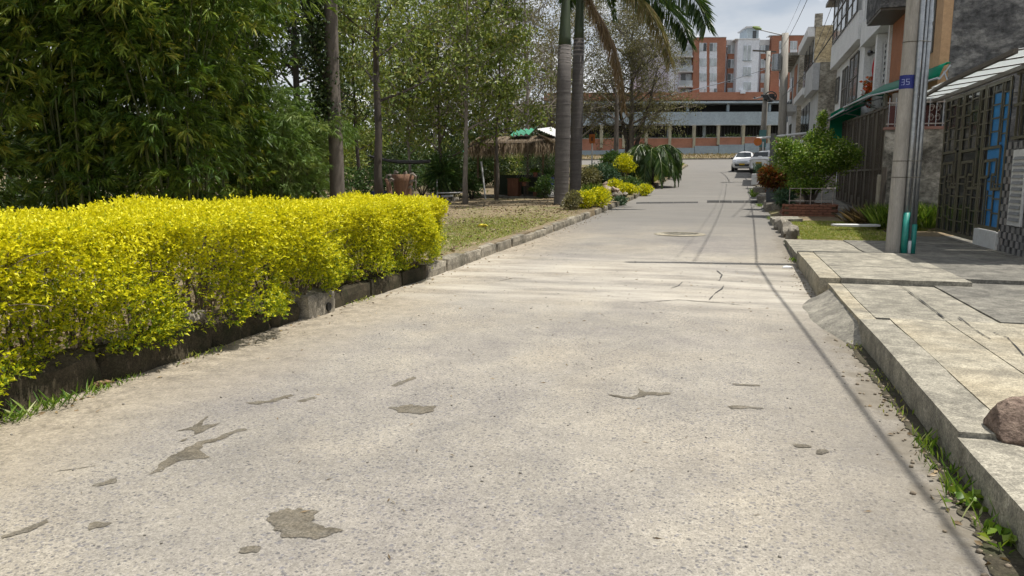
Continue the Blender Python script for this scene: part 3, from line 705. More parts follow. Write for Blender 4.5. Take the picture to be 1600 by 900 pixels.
# ---- awning of the gate lot
aw = thing('sheet_awning', 'white translucent sheet awning on a dark frame above the bronze gate', 'awning', (4.3, 17, 3.4))
A = lambda x, y, z: (x-4.3, y-17, z-3.4)
def awz(x): return 3.34 + (x-3.75)*.14
ysw = [12.6, 13.8, 15.0, 16.2, 17.4, 18.6, 19.8, 21.0]
for i in range(len(ysw)-1):
    x0 = 3.78 + .09*max(0, i-3)
    b = MB(); V = []
    for k in range(9):
        yy = ysw[i]+.03 + (ysw[i+1]-ysw[i]-.06)*k/8; wv = .012*math.sin(k*math.pi)
        for dz in (.02, .026): V += [A(x0, yy, awz(x0)+dz), A(5.0, yy, awz(5.0)+dz)]
    F = []
    for k in range(8): F += [(4*k, 4*k+1, 4*k+5, 4*k+4), (4*k+2, 4*k+6, 4*k+7, 4*k+3), (4*k, 4*k+4, 4*k+6, 4*k+2)]
    b.add(V, F); b.build('roof_sheet', M_POLY, aw)
    b = MB(); b.beam(A(x0, ysw[i], awz(x0)+.006), A(5.0, ysw[i], awz(5.0)+.006), .05, .02); b.build('frame_bar', M_BROWNM, aw)
b = MB(); b.beam(A(3.76, 12.5, 3.33), A(3.80, 16.3, 3.33), .06, .07); b.beam(A(3.80, 16.3, 3.33), A(4.2, 21.05, awz(4.2)), .06, .07); b.build('front_beam', M_BROWNM, aw)
b = MB(); b.beam(A(4.66, 12.5, 3.42), A(4.66, 21.05, 3.42), .06, .08); b.build('wall_beam', M_BROWNM, aw)

# ---- orange house with mouldy side wall
oh = thing('orange_house', 'beige and terracotta house with a mouldy dark grey side wall, right of the white house', 'house', (5, 24, 0))
H = lambda x, y, z: (x-5, y-24, z)
def hb_(name, mat, x0, x1, y0, y1, z0, z1, par=None, bevel=0):
    par = par or oh; ox, oy = ((5, 24) if par is oh else (0, 0))
    return MB().box(x0-ox, x1-ox, y0-oy, y1-oy, z0, z1).build(name, mat, par, bevel=bevel)
hb_('side_wall', M_GREYW, 5.0, 16, 21.37, 21.62, 3.61, 7.5)
hb_('front_wall', M_BEIGE, 4.78, 4.998, 21.38, 25.35, 3.72, 7.5)
hb_('front_wall', M_TERRA, 4.74, 5.2, 25.9, 27.6, 3.6, 7.9)
hb_('recess_wall', M_BROWNM, 5.3, 5.4, 25.3, 26.0, 3.6, 7.9)
hb_('back_mass', M_GREYW, 5.02, 15.8, 21.7, 27.5, .2, 7.4)
hb_('floor_slab', M_GREYL, 4.6, 16, 21.38, 27.6, 3.46, 3.6)
# lot wall continuing behind the gate, same grime
hb_('lot_side_wall', M_GREYW, 5.6, 16, 21.3, 21.38, .2, 3.5)
for (ya, yb, za, zb) in ((22.1, 23.5, 4.75, 6.2),):
    wdw = hb_('window', M_BROWNM, 4.755, 4.80, ya, yb, za, zb)
    for i in range(2):
        for j in range(2):
            yy0 = ya+.05+i*(yb-ya)/2; zz0 = za+.05+j*(zb-za)/2
            MB().box(4.74-5, 4.754-5, yy0-24, yy0+(yb-ya)/2-.1-24, zz0, zz0+(zb-za)/2-.1).build('pane', M_GLASS, wdw)
bl = hb_('balcony', M_GREYW, 3.95, 4.74, 25.2, 27.7, 6.55, 7.3)
hb_('balcony_floor', M_BROWNM, 3.97, 4.74, 25.25, 27.65, 6.47, 6.54)
for k in range(6): hb_('balcony_rail_bar', M_GREEN, 5.1, 5.13, 25.38+k*.09, 25.4+k*.09, 4.2, 5.2)

# ---- low stained wall with railing between the gate and the brown gates
lw = thing('stained_low_wall', 'stained grey wall behind the utility pole', 'wall', (4.4, 21.3, .2))
link('masonry', rough_block(-.75, .95, -.08, .1, 0, 2.55, .2, .012, 2, 5, .01), M_GREYL, lw)
MB().box(-.78, .98, -.11, .13, 2.55, 2.62).build('coping', plain('coping_red', (.3, .16, .13), None, 6, .8, .1), lw)
M_RAILP = plain('chipped_rail_paint', (.42, .38, .35), (.25, .2, .17), 14, .6, .1)
rl = thing('railing', 'pale metal railing with scrolls on top of the stained wall behind the pole', 'railing', (4.4, 21.3, 2.83))
for zz in (.05, .58): MB().box(-.74, .95, -.012, .012, zz, zz+.03).build('rail', M_RAILP, rl)
for xx in np.arange(-.70, .95, .155): MB().box(xx, xx+.018, -.009, .009, 0, .72).build('baluster', M_STEEL, rl)
for cx_ in (.28, .43):
    for s_ in (1, -1):
        b = MB(); b.tube([(cx_ + s_*(.065*math.cos(a)*(1-a/14)), -.01, .33 + .12*s_ + .1*math.sin(a)*(1-a/14)) for a in np.arange(0, 9, .5)], .008, 4); b.build('scroll', M_RAILP, rl)
hb2 = thing('dark_porch', 'dark open porch behind the railing under the green awning', 'porch', (5, 21.9, .2))
MB().box(-1.2, .9, 0, .06, 2.6, 3.2).build('porch_wall', plain('maroon_wall', (.10, .035, .03), None, 2, .8, .1), hb2)

# ---- brown folding gates of the house beyond
bg_ = thing('brown_gate', 'brown sheet-metal folding gate standing under the green awning', 'gate', (4.05, 27, .3))
Y0, Y1 = 22.4, 33.5
y = Y0; i = 0
while y < Y1 - .5:
    L = 1.55; zz = zr(y)+.2; zt = 3.55 + .02*(y-Y0)
    par = MB().box(0, .05, y-27, y+L-.05-27, zz-.3+.05, zt-.3).build('gate_leaf', M_BROWNM, bg_)
    for yy in (y, y+L/2, y+L-.11): MB().box(-.035, -.002, yy-27, yy+.05-27, zz-.3+.05, zt-.3).build('stile', M_BROWNM, par)
    for k in range(7): MB().box(-.02, -.002, y+.08+k*.1-27 + (L/2 if k > 6 else 0), y+.10+k*.1-27, zz+.1, zt-.5).build('rib', M_BROWNM, par)
    for z_ in (zz+.05, 1.75, zt-.08): MB().box(-.04, -.002, y-27, y+L-.06-27, z_-.3, z_-.24).build('rail', M_BROWNM, par)
    y += L; i += 1
MB().box(-.1, .12, Y0-.3-27, Y0-27, -.1, 3.45).build('gate_post', plain('grey_post', (.24, .22, .19), None, 5, .7, .1), bg_)
MB().box(-.25, .1, Y0-.62-27, Y0-.32-27, -.1, .75).build('brick_pier', M_BRICK, bg_)
mb = thing('meter_box', 'grey beige meter box hung on the brick pier at the end of the brown gate', 'meter box', (3.72, 21.85, 1.0))
MB().box(-.05, .1, -.2, .2, -.25, .62).build('box_body', plain('meter_paint', (.35, .32, .25), None, 5, .6, .05), mb, bevel=.01)
MB().box(-.062, -.051, -.16, .16, -.2, .56).build('box_door', plain('meter_door', (.38, .35, .28), None, 5, .6, .05), mb)
for k, (x, h) in enumerate(((3.62, 1.5), (4.2, 1.65), (5.15, 1.75))):
    p_ = thing('timber_post', ['old timber post left of the concrete pole by the stained wall', 'old dark timber post hidden close behind the concrete pole', 'old leaning timber post at the edge of the bronze gate'][k], 'post', (x, 20.9 - .3*k, .3), group='old fence posts')
    MB().tube([(0, 0, -.1), (.01, 0, h*.5), (-.06 if k == 2 else .02, .02, h)], [.075, .07, .06], 7).build('post_shaft', M_WOOD, p_)

# ---- green awnings
def canopy(name, label, pts_out, pts_in, mat):
    t_ = thing(name, label, 'awning', pts_out[0], group='green awnings'); o0 = Vector(pts_out[0])
    b = MB(); V = []; n = len(pts_out); K = 7
    for a, c in zip(pts_out, pts_in):
        a = Vector(a); c = Vector(c)
        for k in range(K):
            s_ = k/(K-1); p_ = a.lerp(c, s_) + Vector((0, 0, .16*math.sin(s_*math.pi))); V.append(p_-o0)
    b.add(V, [(i*K+k, i*K+k+1, (i+1)*K+k+1, (i+1)*K+k) for i in range(n-1) for k in range(K-1)])
    o = b.build('canopy_sheet', mat, t_, smooth=True)
    md = o.modifiers.new('thick', 'SOLIDIFY'); md.thickness = .012
    b = MB(); b.tube([Vector(p)-o0 for p in pts_out], .03, 6); b.build('edge_tube', M_STEEL, t_)
    for a, c in list(zip(pts_out, pts_in))[::2]:
        b = MB(); b.beam(Vector(a)-o0 + Vector((.02, 0, -.03)), Vector(c)-o0 + Vector((0, 0, -.05)), .035); b.build('support_bar', M_STEEL, t_)
        b = MB(); b.beam(Vector(c)-o0 + Vector((0, 0, -.5)), Vector(a).lerp(Vector(c), .45)-o0, .03); b.build('support_strut', M_STEEL, t_)
    return t_
o1 = [fx(px, py, X) for px, py, X in ((1466,122,4.62),(1440,130,4.55),(1410,138,4.45),(1385,144,4.3),(1358,150,4.05),(1335,160,3.8),(1318,168,3.6))]
canopy('green_awning', 'long green canopy with pale edge tube behind the utility pole', o1, [(4.86, p.y, max(p.z+.35, 3.9)) for p in o1], M_GREEN)
o2 = [fx(px, py, X) for px, py, X in ((1320,172,3.7),(1305,180,3.5),(1290,189,3.3),(1276,197,3.2))]
cn = canopy('green_awning', 'green canopy with a hanging side flap above the shade tree', o2, [(4.7, p.y, p.z+.62) for p in o2], M_GREEN)
f0 = o2[0]; b = MB(); V = []
for k in range(9):
    s_ = k/8; V += [Vector((3.55+1.1*s_, 32.5, 4.05+.42*math.sin(s_*1.6))) - o2[0], Vector((3.55+1.1*s_, 32.6, 2.9)) - o2[0]]
b.add(V, [(2*k, 2*k+1, 2*k+3, 2*k+2) for k in range(8)]); fl = b.build('side_flap', M_GREEN, cn); md = fl.modifiers.new('thick', 'SOLIDIFY'); md.thickness = .012

# ---- white house (three storeys, upper storey overhanging)
wh = thing('white_house', 'white house with overhanging upper storey, tall windows and a lattice screen', 'house', (0, 0, 0))
def W(name, mat, x0, x1, y0, y1, z0, z1, par=None): return MB().box(x0, x1, y0, y1, z0, z1).build(name, mat, par or wh)
W('wall', M_WHITE, 5.0, 14, 27.62, 41.6, .3, 10.6)
yA, yB = 32.6, 41.8                                       # left, more prominent bay
W('wall', M_WHITE, 4.72, 5.0, 33.2, 41.6, 3.6, 6.9)
W('overhang', M_WHITE, 4.42, 5.0, 33.0, 41.9, 6.95, 8.05)
W('overhang', M_WHITE, 4.52, 5.0, 27.65, 32.95, 6.62, 7.45)
W('pillar', M_WHITE, 4.55, 5.0, 32.6, 33.3, 7.46, 10.6)
W('pillar', M_WHITE, 4.6, 5.0, 28.7, 29.0, 7.46, 10.6)
W('roof_edge', M_BROWNM, 4.1, 14, 41.0, 42.6, 10.15, 10.3)
W('wall_edge', M_WHITE2, 4.45, 5.0, 41.5, 41.85, 8.06, 10.2)
def window_grid(par, X, y0, y1, z0, z1, ny, nz, fm, gm, fr=.05, name='window'):
    fr_o = MB()
    wd = MB().box(X, X+.03, y0, y1, z0, z1).build(name, gm, par)
    for i in range(ny+1):
        yy = y0+(y1-y0)*i/ny; MB().box(X-.03, X-.002, yy-fr/2, yy+fr/2, z0, z1).build('mullion', fm, wd)
    for j in range(nz+1):
        zz = z0+(z1-z0)*j/nz; MB().box(X-.034, X-.003, y0, y1, zz-fr/2, zz+fr/2).build('transom', fm, wd)
    return wd
M_BRFR = plain('brown_window_frame', (.17, .15, .125), None, 6, .5, .05)
window_grid(wh, 4.40, 36.8, 41.3, 8.1, 10.6, 3, 2, M_BRFR, M_GLASS); window_grid(wh, 4.40, 33.5, 36.3, 8.1, 10.6, 2, 2, M_BRFR, M_GLASS)
window_grid(wh, 4.68, 34.3, 36.6, 3.8, 6.7, 2, 3, M_BRFR, M_GLASS); window_grid(wh, 4.68, 37.3, 38.9, 3.8, 6.5, 2, 3, M_BRFR, M_GLASS); window_grid(wh, 4.68, 40.2, 41.3, 5.2, 6.4, 1, 1, M_BRFR, M_GLASS)
W('recess_wall', M_WHITE2, 4.96, 4.99, 30.2, 33.0, 3.6, 6.6)
W('pillar', M_WHITE, 4.70, 4.99, 32.9, 33.4, 3.6, 6.6); W('pillar', M_WHITE, 4.66, 4.99, 29.9, 30.25, 3.6, 6.6); W('pillar', M_WHITE, 4.66, 4.99, 27.65, 27.85, 3.6, 6.6)
W('doorway', M_GLASSD, 4.94, 4.96, 30.3, 30.9, 3.7, 6.2)
lat = W('lattice_frame', M_WHITE2, 4.88, 4.93, 27.85, 29.9, 3.7, 6.3)
for i in range(4):
    for j in range(12):
        y0 = 28.05+i*.45; z0 = 3.85+j*.2; W('lattice_opening', M_GLASSD, 4.86, 4.879, y0, y0+.28, z0, z0+.10, lat)
for i in range(5): MB().tube([(4.82, 27.9+i*.48, 3.7), (4.82, 27.9+i*.48, 6.3)], .016, 5).build('screen_bar', M_WPAINT, lat)
for (y0, y1) in ((29.1, 32.4), (27.7, 28.65)):
    rr = W('balcony_railing', M_BLACKM, 4.56, 4.59, y0, y1, 8.3, 8.35)
    for k in range(int((y1-y0)/.16)): W('baluster', M_BLACKM, 4.565, 4.585, y0+k*.16, y0+k*.16+.025, 7.45, 8.3, rr)
W('balcony_back_wall', M_WHITE2, 4.9, 4.99, 27.7, 32.6, 7.46, 10.6)
cr = thing('wall_cross', 'dark cross hung on the white house upper storey', 'cross', tuple(fx(1351, 8, 4.86)))
MB().box(-.03, 0, -.04, .04, -.6, .5).box(-.034, -.003, -.32, .32, .06, .14).build('cross_bars', M_BLACKM, cr)
for nm, lb, px, py, m_, sz in (('wall_lamp', 'black lamp beside the door of the white house', 1360, 83, M_BLACKM, .16), ('wall_lamp', 'small dark lamp under the overhang of the white house', 1360, 62, M_BLACKM, .12)):
    q = fx(px, py, 4.8); t_ = thing(nm, lb, 'lamp', tuple(q)); MB().tube([(0, -sz*1.6, 0), (0, 0, .02), (0, sz*1.2, -.02)], [sz*.3, sz*.7, sz*.5], 8).build('lamp_body', m_, t_); MB().box(0, .17, -.02, .02, -.02, .02).build('bracket', m_, t_)
q = fx(1367, 105, 4.78); t_ = thing('red_ornament', 'red cloth ornament hanging beside the door of the white house', 'ornament', tuple(q)); MB().tube([(0, 0, .45), (0, 0, .1), (.02, 0, -.1), (0, 0, -.45)], [.02, .09, .12, .05], 8).build('cloth', M_RED, t_, smooth=True)
q = fx(1358, 143, 4.7); t_ = thing('hanging_flowers', 'orange and red flower basket on the white house sill', 'flowers', tuple(q))
lb_ = RNG.normal(size=(260, 3))*np.array([.08, .32, .25]); me = leaf_mesh('flowers', lb_, unit(260), .16, .1); link('petals', me, leafmat('petal_mix', [(0, (.5, .06, .02)), (.5, (.6, .12, .02)), (.75, (.08, .16, .03)), (1, (.5, .03, .02))], .2), t_, kind='stuff')
MB().tube([(0, 0, -.4), (0, 0, -.15)], [.1, .2], 10).build('basket', M_BROWNM, t_)

# ---- rubble-walled houses further up
def far_house(name, label, X, y0, y1, zt, front, side, xr=15):
    t_ = thing(name, label, 'house', (X, y0, 0))
    MB().box(0, .25, .22, y1-y0, zr(y0), zt).build('front_wall', front, t_)
    MB().box(.01, xr-X, 0, .2, zr(y0), zt-.03).build('side_wall', side, t_)
    MB().box(.26, xr-X-.1, .22, y1-y0, zr(y0), zt-.25).build('back_mass', side, t_)
    return t_
def fbox(t_, name, mat, x0, x1, y0, y1, z0, z1, par=None):
    X, y_, _ = t_.location; return MB().box(x0-X, x1-X, y0-y_, y1-y_, z0, z1).build(name, mat, par or t_)
h1 = far_house('rough_sided_house', 'low grey house with an unplastered side wall beside the white house', 4.05, 43.0, 47.5, 7.55, M_WHITE2, M_RUBBLE2)
fbox(h1, 'door', M_GLASSD, 4.0, 4.04, 43.8, 44.5, 2.2, 4.4); fbox(h1, 'overhang', M_WHITE2, 3.7, 4.04, 43.0, 47.4, 6.1, 7.5)
MB().box(-.1, .12, 43.2-43, 43.35-43, 3.4, 3.6).build('porch_lamp', M_BLACKM, h1)
h2 = far_house('tan_sided_house', 'taller house with a tan unplastered side wall rising behind the low grey house', 4.15, 48.0, 55, 10.3, M_WHITE, M_RUBBLE)
MB().box(-.06, .35, -.03, .3, 10.2, 10.95).build('parapet_pier', M_RUBBLE2, h2)
for z0, z1 in ((4.2, 6.0), (7.3, 9.6)):
    for k in range(3): fbox(h2, 'window', M_GLASSD, 4.10, 4.14, 48.6+k*2.1, 50.1+k*2.1, z0, z1)
fbox(h2, 'balcony_slab', M_WHITE, 3.6, 4.14, 48.1, 55, 6.4, 6.8); fbox(h2, 'cornice', M_WHITE, 3.75, 4.14, 48.1, 55, 9.7, 10.25)
h3 = far_house('balcony_house', 'farther grey house with a sloping tiled eave and a small balcony', 4.0, 57, 66, 10.2, M_WHITE2, M_RUBBLE2)
fbox(h3, 'eave', M_GREYL, 3.1, 4.0, 57, 66, 10.0, 10.2); bal = fbox(h3, 'balcony', M_WHITE2, 3.2, 3.99, 57.4, 62, 6.2, 6.7)
for k in range(16): fbox(h3, 'railing_bar', M_STEEL, 3.22, 3.25, 57.5+k*.28, 57.53+k*.28, 6.7, 7.6, bal)
fbox(h3, 'railing_rail', M_STEEL, 3.2, 3.27, 57.4, 62, 7.6, 7.66, bal)
fbox(h3, 'terracotta_panel', M_TERRA, 3.96, 3.995, 58.5, 61, 6.75, 9.6); fbox(h3, 'window', M_GLASSD, 3.94, 3.995, 61.5, 63.5, 3.4, 5.6); fbox(h3, 'window', M_GLASSD, 3.94, 3.995, 62.5, 64.5, 7.2, 9.2)
h4 = far_house('end_house', 'last pale house of the row near the parked cars', 4.3, 67, 75, 9.4, M_WHITE, M_WHITE2)
for k in range(2): fbox(h4, 'window', M_GLASSD, 4.25, 4.29, 68+k*3, 69.6+k*3, 6.4, 8.2)
# ------------------------------------------------------------------ foliage materials
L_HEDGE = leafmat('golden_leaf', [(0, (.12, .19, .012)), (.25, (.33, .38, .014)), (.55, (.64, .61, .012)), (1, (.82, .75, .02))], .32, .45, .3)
L_BAMB = leafmat('bamboo_leaf', [(0, (.035, .075, .010)), (.45, (.085, .155, .018)), (.85, (.22, .29, .04)), (1, (.40, .36, .06))], .3)
L_BAMBL = leafmat('pale_bamboo_leaf', [(0, (.09, .17, .035)), (.6, (.16, .25, .06)), (1, (.25, .31, .1))], .35)
L_TREE = leafmat('tree_leaf', [(0, (.09, .14, .028)), (.5, (.17, .225, .05)), (.85, (.28, .31, .075)), (1, (.34, .30, .10))], .35)
L_TREED = leafmat('dark_tree_leaf', [(0, (.02, .04, .012)), (.6, (.04, .07, .018)), (1, (.08, .10, .03))], .25)
L_DRYT = leafmat('sparse_olive_leaf', [(0, (.10, .10, .045)), (.5, (.165, .16, .07)), (1, (.25, .225, .115))], .3)
L_SHRUB = leafmat('shrub_leaf', [(0, (.03, .07, .02)), (.6, (.06, .12, .03)), (1, (.12, .17, .05))], .3)
L_BLUEG = leafmat('bluegreen_leaf', [(0, (.035, .075, .04)), (.6, (.06, .12, .065)), (1, (.1, .16, .09))], .25)
L_CITRUS = leafmat('bright_shrub_leaf', [(0, (.06, .13, .017)), (.5, (.14, .24, .026)), (.93, (.27, .36, .05)), (1, (.6, .6, .38))], .35)
L_CROTON = leafmat('croton_leaf', [(0, (.05, .09, .02)), (.35, (.13, .04, .015)), (.6, (.22, .05, .015)), (.85, (.3, .17, .03)), (1, (.09, .14, .03))], .25)
L_GRASS = leafmat('grass_blade', [(0, (.14, .21, .025)), (.4, (.24, .33, .045)), (.68, (.37, .38, .09)), (1, (.55, .47, .25))], .3)
L_DRY = leafmat('dry_leaf', [(0, (.09, .06, .03)), (.5, (.2, .14, .075)), (1, (.38, .29, .17))], .15)
L_PALM = leafmat('palm_leaf', [(0, (.025, .06, .015)), (.6, (.045, .095, .02)), (1, (.1, .15, .03))], .25, .35, .5)
L_PALMY = leafmat('ageing_palm_leaf', [(0, (.12, .14, .04)), (.5, (.22, .19, .08)), (1, (.36, .28, .15))], .3)
L_PALMD = leafmat('dead_palm_leaf', [(0, (.13, .085, .045)), (.5, (.24, .165, .085)), (1, (.36, .27, .16))], .2)
L_THATCH = leafmat('thatch', [(0, (.12, .085, .055)), (.5, (.23, .17, .11)), (1, (.38, .31, .22))], .1)
B_GREY = plain('grey_bark', (.17, .145, .12), (.095, .08, .066), 3, .9, .6, stretch=(2, 2, .5))
B_DARK = plain('dark_bark', (.085, .07, .056), (.045, .038, .032), 3, .9, .6, stretch=(2, 2, .5))
B_PALE = plain('pale_twig_bark', (.28, .245, .21), (.18, .155, .13), 4, .9, .4)
B_STEM = plain('hedge_stem', (.17, .135, .085), (.09, .07, .045), 8, .9, .3)
B_CULM = plain('bamboo_culm', (.10, .12, .03), (.06, .075, .025), 5, .6, .1)

def grass_patch(name, pts_fn, n, h, mat, w_=.006, dryfrac=None, label=None, parent=None, kind='stuff', lean=1.0):
    P = pts_fn(n); d = unit(n)*lean; d[:, 2] = np.abs(d[:, 2])*.3 + 1
    L = h*(.4 + .9*RNG.random(n))
    o = link(name, leaf_mesh(name, P, d, L, w_*(.7+.6*RNG.random(n)), fold=.1, droop=.25), mat, parent, kind=kind)
    if label: o['label'] = label; o['category'] = 'grass'
    return o
def noisy(P, f, th, seed):
    return np.array([mnoise.noise(Vector((p[0]*f, p[1]*f, seed))) > th for p in P])

# ---- grass plot on the right
def rp_(n):
    P = np.empty((0, 3))
    while len(P) < n:
        x = RNG.uniform(1.3, 4.6, n); y = RNG.uniform(17.3, 22.6, n)
        ok = (x > 1.42 - .02*(y-17)) & (y > 17.38 + .05*np.sin(x*7)) & ~((x > 3.5) & (y < 20.2))
        q = np.stack([x, y, np.interp(y, _PY, _PZ) + .10], 1)[ok]; q = q[noisy(q, 1.3, -.28, 3) | (RNG.random(len(q)) < .25)]
        P = np.vstack([P, q])
    return P[:n]
gp = MB(); xs_ = np.linspace(1.40, 4.7, 14); ys_ = np.linspace(17.36, 22.8, 20)
gp.add([(x, y, zr(y)+.085+.03*mnoise.noise(Vector((x*2, y*2, 0)))) for y in ys_ for x in xs_], [(j*14+i, j*14+i+1, (j+1)*14+i+1, (j+1)*14+i) for j in range(19) for i in range(13)])
tag(gp.build('grass_plot', M_SOIL), kind='structure')
grass_patch('lawn_grass', rp_, 26000, .085, L_GRASS, .009, label='short green grass mixed with dry stalks beside the concrete pole')
def tall_(n): 
    x = RNG.uniform(3.4, 5.0, n); y = RNG.uniform(20.2, 21.2, n); return np.stack([x, y, np.full(n, .3)], 1)
grass_patch('tall_weeds', tall_, 2600, .75, L_CITRUS, .022, label='tall bright weeds at the foot of the stained wall', lean=.6)
def wl(cx, cy, sx, sy, z): return lambda n: np.stack([RNG.normal(cx, sx, n), RNG.normal(cy, sy, n), np.full(n, z)], 1)
o = grass_patch('dry_bush', wl(3.45, 21.3, .22, .2, .3), 900, .7, L_DRY, .012, lean=1.1, label='dry straggly bush left of the concrete pole', kind='stuff'); o['category'] = 'bush'
pn_ = thing('white_foam_board', 'white foam board lying on the grass behind the pole', 'board', (2.9, 19.9, .36), .25)
link('board', rough_block(-.55, .55, -.14, .14, 0, .05, .2, .012, 3, 2, .01), M_WPAINT, pn_)

# weeds along the right gutter
wk = [(1.13, 4.6, .13, 60), (1.12, 4.25, .10, 30), (1.13, 3.9, .16, 34), (1.14, 3.55, .15, 26), (1.12, 5.3, .06, 26), (1.13, 6.2, .05, 22), (1.12, 7.2, .06, 24), (1.1, 14.2, .1, 40), (1.16, 5.8, .05, 20), (1.2, 16.2, .09, 60), (1.22, 17.1, .1, 60), (1.1, 24.5, .15, 50), (1.0, 31, .2, 70), (.9, 37.5, .35, 120), (.95, 40, .4, 120)]
wn = ['grass tuft with long blades below the broken kerb corner', 'small weeds at the kerb just before the rock', 'leafy weed with tall blades in the gutter nearest the camera', 'weed at the bottom right corner of the road', 'thin moss-like weeds in the gutter beside the pale slab', 'tiny weeds in the gutter below the long kerb', 'weeds at the lower end of the driveway ramp', 'weeds beside the end of the raised kerb', 'tiny weed sprigs halfway along the near kerb', 'weeds by the rough pavement edge before the lawn', 'weeds at the first edging stone of the lawn', 'weeds at the kerb by the brick planter', 'weeds at the kerb by the croton pots', 'tall weeds at the kerb in front of the white planter box', 'tall weeds at the kerb near the parked car']
for (x, y, h, n), lb in zip(wk, wn):
    o = grass_patch('gutter_weed', lambda n_, x=x, y=y: np.stack([RNG.normal(x, .045, n_), RNG.normal(y, .11, n_), np.full(n_, zr(y)+.005)], 1), n, h, L_CITRUS if h > .07 else L_GRASS, .010 if y < 10 else .02, lean=.55, label=lb, kind='stuff'); o['category'] = 'weed'
    if y < 4: 
        P = np.stack([RNG.normal(x, .03, 26), RNG.normal(y-.1, .06, 26), RNG.uniform(.01, .05, 26)+zr(y)], 1); d = unit(26); d[:, 2] = np.abs(d[:, 2])*.5
        link('broad_leaf', leaf_mesh('broad_leaf', P, d, .055, .042), L_CITRUS, o)
# gutter debris and stones
GR = plain('gravel_grey', (.3, .28, .25), (.18, .17, .15), 20, .9, .2)
peb = boulder(1, 1, .7, 3, 1, .3); bv = np.array([v.co[:] for v in peb.vertices]); bf = np.array([p.vertices[:] for p in peb.polygons])
def scatter(name, P, sz, mat, label, cat='gravel'):
    n = len(P); ang = RNG.uniform(0, 6.28, n); s = sz*(.4+RNG.random(n)*1.1)
    c, s_ = np.cos(ang)[:, None], np.sin(ang)[:, None]
    V = np.stack([(bv[None, :, 0]*c - bv[None, :, 1]*s_)*s[:, None]+P[:, :1], (bv[None, :, 0]*s_ + bv[None, :, 1]*c)*s[:, None]*.8+P[:, 1:2], bv[None, :, 2]*s[:, None]*.8+P[:, 2:3]], 2).reshape(-1, 3)
    F = (bf[None] + (np.arange(n)*len(bv))[:, None, None]).reshape(-1, 3)
    me = bpy.data.meshes.new(name); me.from_pydata(V.tolist(), [], F.tolist()); me.shade_smooth(); o = link(name, me, mat, kind='stuff'); o['label'] = label; o['category'] = cat; return o
n = 420; x = RNG.uniform(-4.3, 1.15, n); y = RNG.uniform(2, 16, n)**1.0
scatter('road_grit', np.stack([x, y, [road_z(a, c)+.001 for a, c in zip(x, y)]], 1), .008, GR, 'loose grit scattered over the worn road')
n = 260; x = 1.15 - np.abs(RNG.normal(0, .12, n)); y = RNG.uniform(3, 15, n)
scatter('gutter_grit', np.stack([x, y, [zr(c)+.004 for c in y]], 1), .014, plain('gutter_gravel', (.34, .28, .2), (.16, .13, .1), 20, .9, .2), 'small stones and dirt lying in the right gutter')
n = 220; x = -4.42 + np.abs(RNG.normal(0, .14, n)); y = RNG.uniform(2.5, 30, n)
P = np.stack([x, y, [road_z(a, c)+.006 for a, c in zip(x, y)]], 1); d = unit(n); d[:, 2] *= .15
o = link('dry_leaves', leaf_mesh('dry_leaves', P, d, .05, .02), L_DRY, kind='stuff'); tag(o, 'dry fallen leaves along the left kerb', 'leaves')
n = 140; x = RNG.uniform(-4, 1.1, n); y = RNG.uniform(2.2, 14, n)
P = np.stack([x, y, [road_z(a, c)+.006 for a, c in zip(x, y)]], 1); d = unit(n); d[:, 2] *= .1
o = link('road_twigs', leaf_mesh('road_twigs', P, d, .05, .008), L_DRY, kind='stuff'); tag(o, 'small dry twigs and leaf scraps on the open road', 'twigs')
P = np.stack([1.14-np.abs(RNG.normal(0, .09, 34)), RNG.uniform(3.2, 5.6, 34), np.full(34, .008)], 1); d = unit(34); d[:, 2] *= .1
o = link('gutter_leaves', leaf_mesh('gutter_leaves', P, d, .045, .022), L_DRY, kind='stuff'); tag(o, 'brown leaves lying in the right gutter near the camera', 'leaves')

# rock on the pavement
rk_ = thing('rock', 'large purplish brown rock lying on the pavement at the right edge', 'rock', (1.56, 4.42, .185), .4)
link('stone', boulder(.30, .21, .145, 12.3, 5, .3, .3), M_ROCK, rk_)
def crumple(name, label, loc, s, mat):
    t_ = thing(name, label, 'litter', loc); me = boulder(s, s*.6, s*.3, loc[0]*9, 3, .7, .1); link('paper', me, mat, t_)
crumple('paper_scrap', 'crumpled white paper on the road by the raised kerb', (.92, 13.2, zr(13.2)), .1, M_WPAINT)
crumple('paper_scrap', 'white scrap lying on the left verge by the end of the hedge', (-4.95, 11.9, .2), .11, M_WPAINT)
crumple('plastic_scrap', 'yellow plastic scrap on the grass of the left verge', (-6.0, 17.6, .33), .16, plain('yellow_plastic', (.7, .6, .05), None, 9, .5, 0))
#crumple('plastic_scrap', 'crumpled blue and white bag at the foot of the driveway ramp', (1.03, 7.62, .03), .11, plain('blue_white_bag', (.62, .65, .68), (.1, .13, .28), 14, .5, .1))
q = gz(157, 607); t_ = thing('dry_husk', 'brown dry palm husk lying by the hedge kerb', 'husk', (q.x, q.y, road_z(q.x, q.y)+.02), 1.0)
MB().tube([(-.09, 0, 0), (-.03, 0, .015), (.04, .01, .02), (.1, .0, .01)], [.004, .022, .018, .003], 6).build('husk_shell', plain('husk', (.3, .19, .1), None, 9, .8, .2), t_, smooth=True)

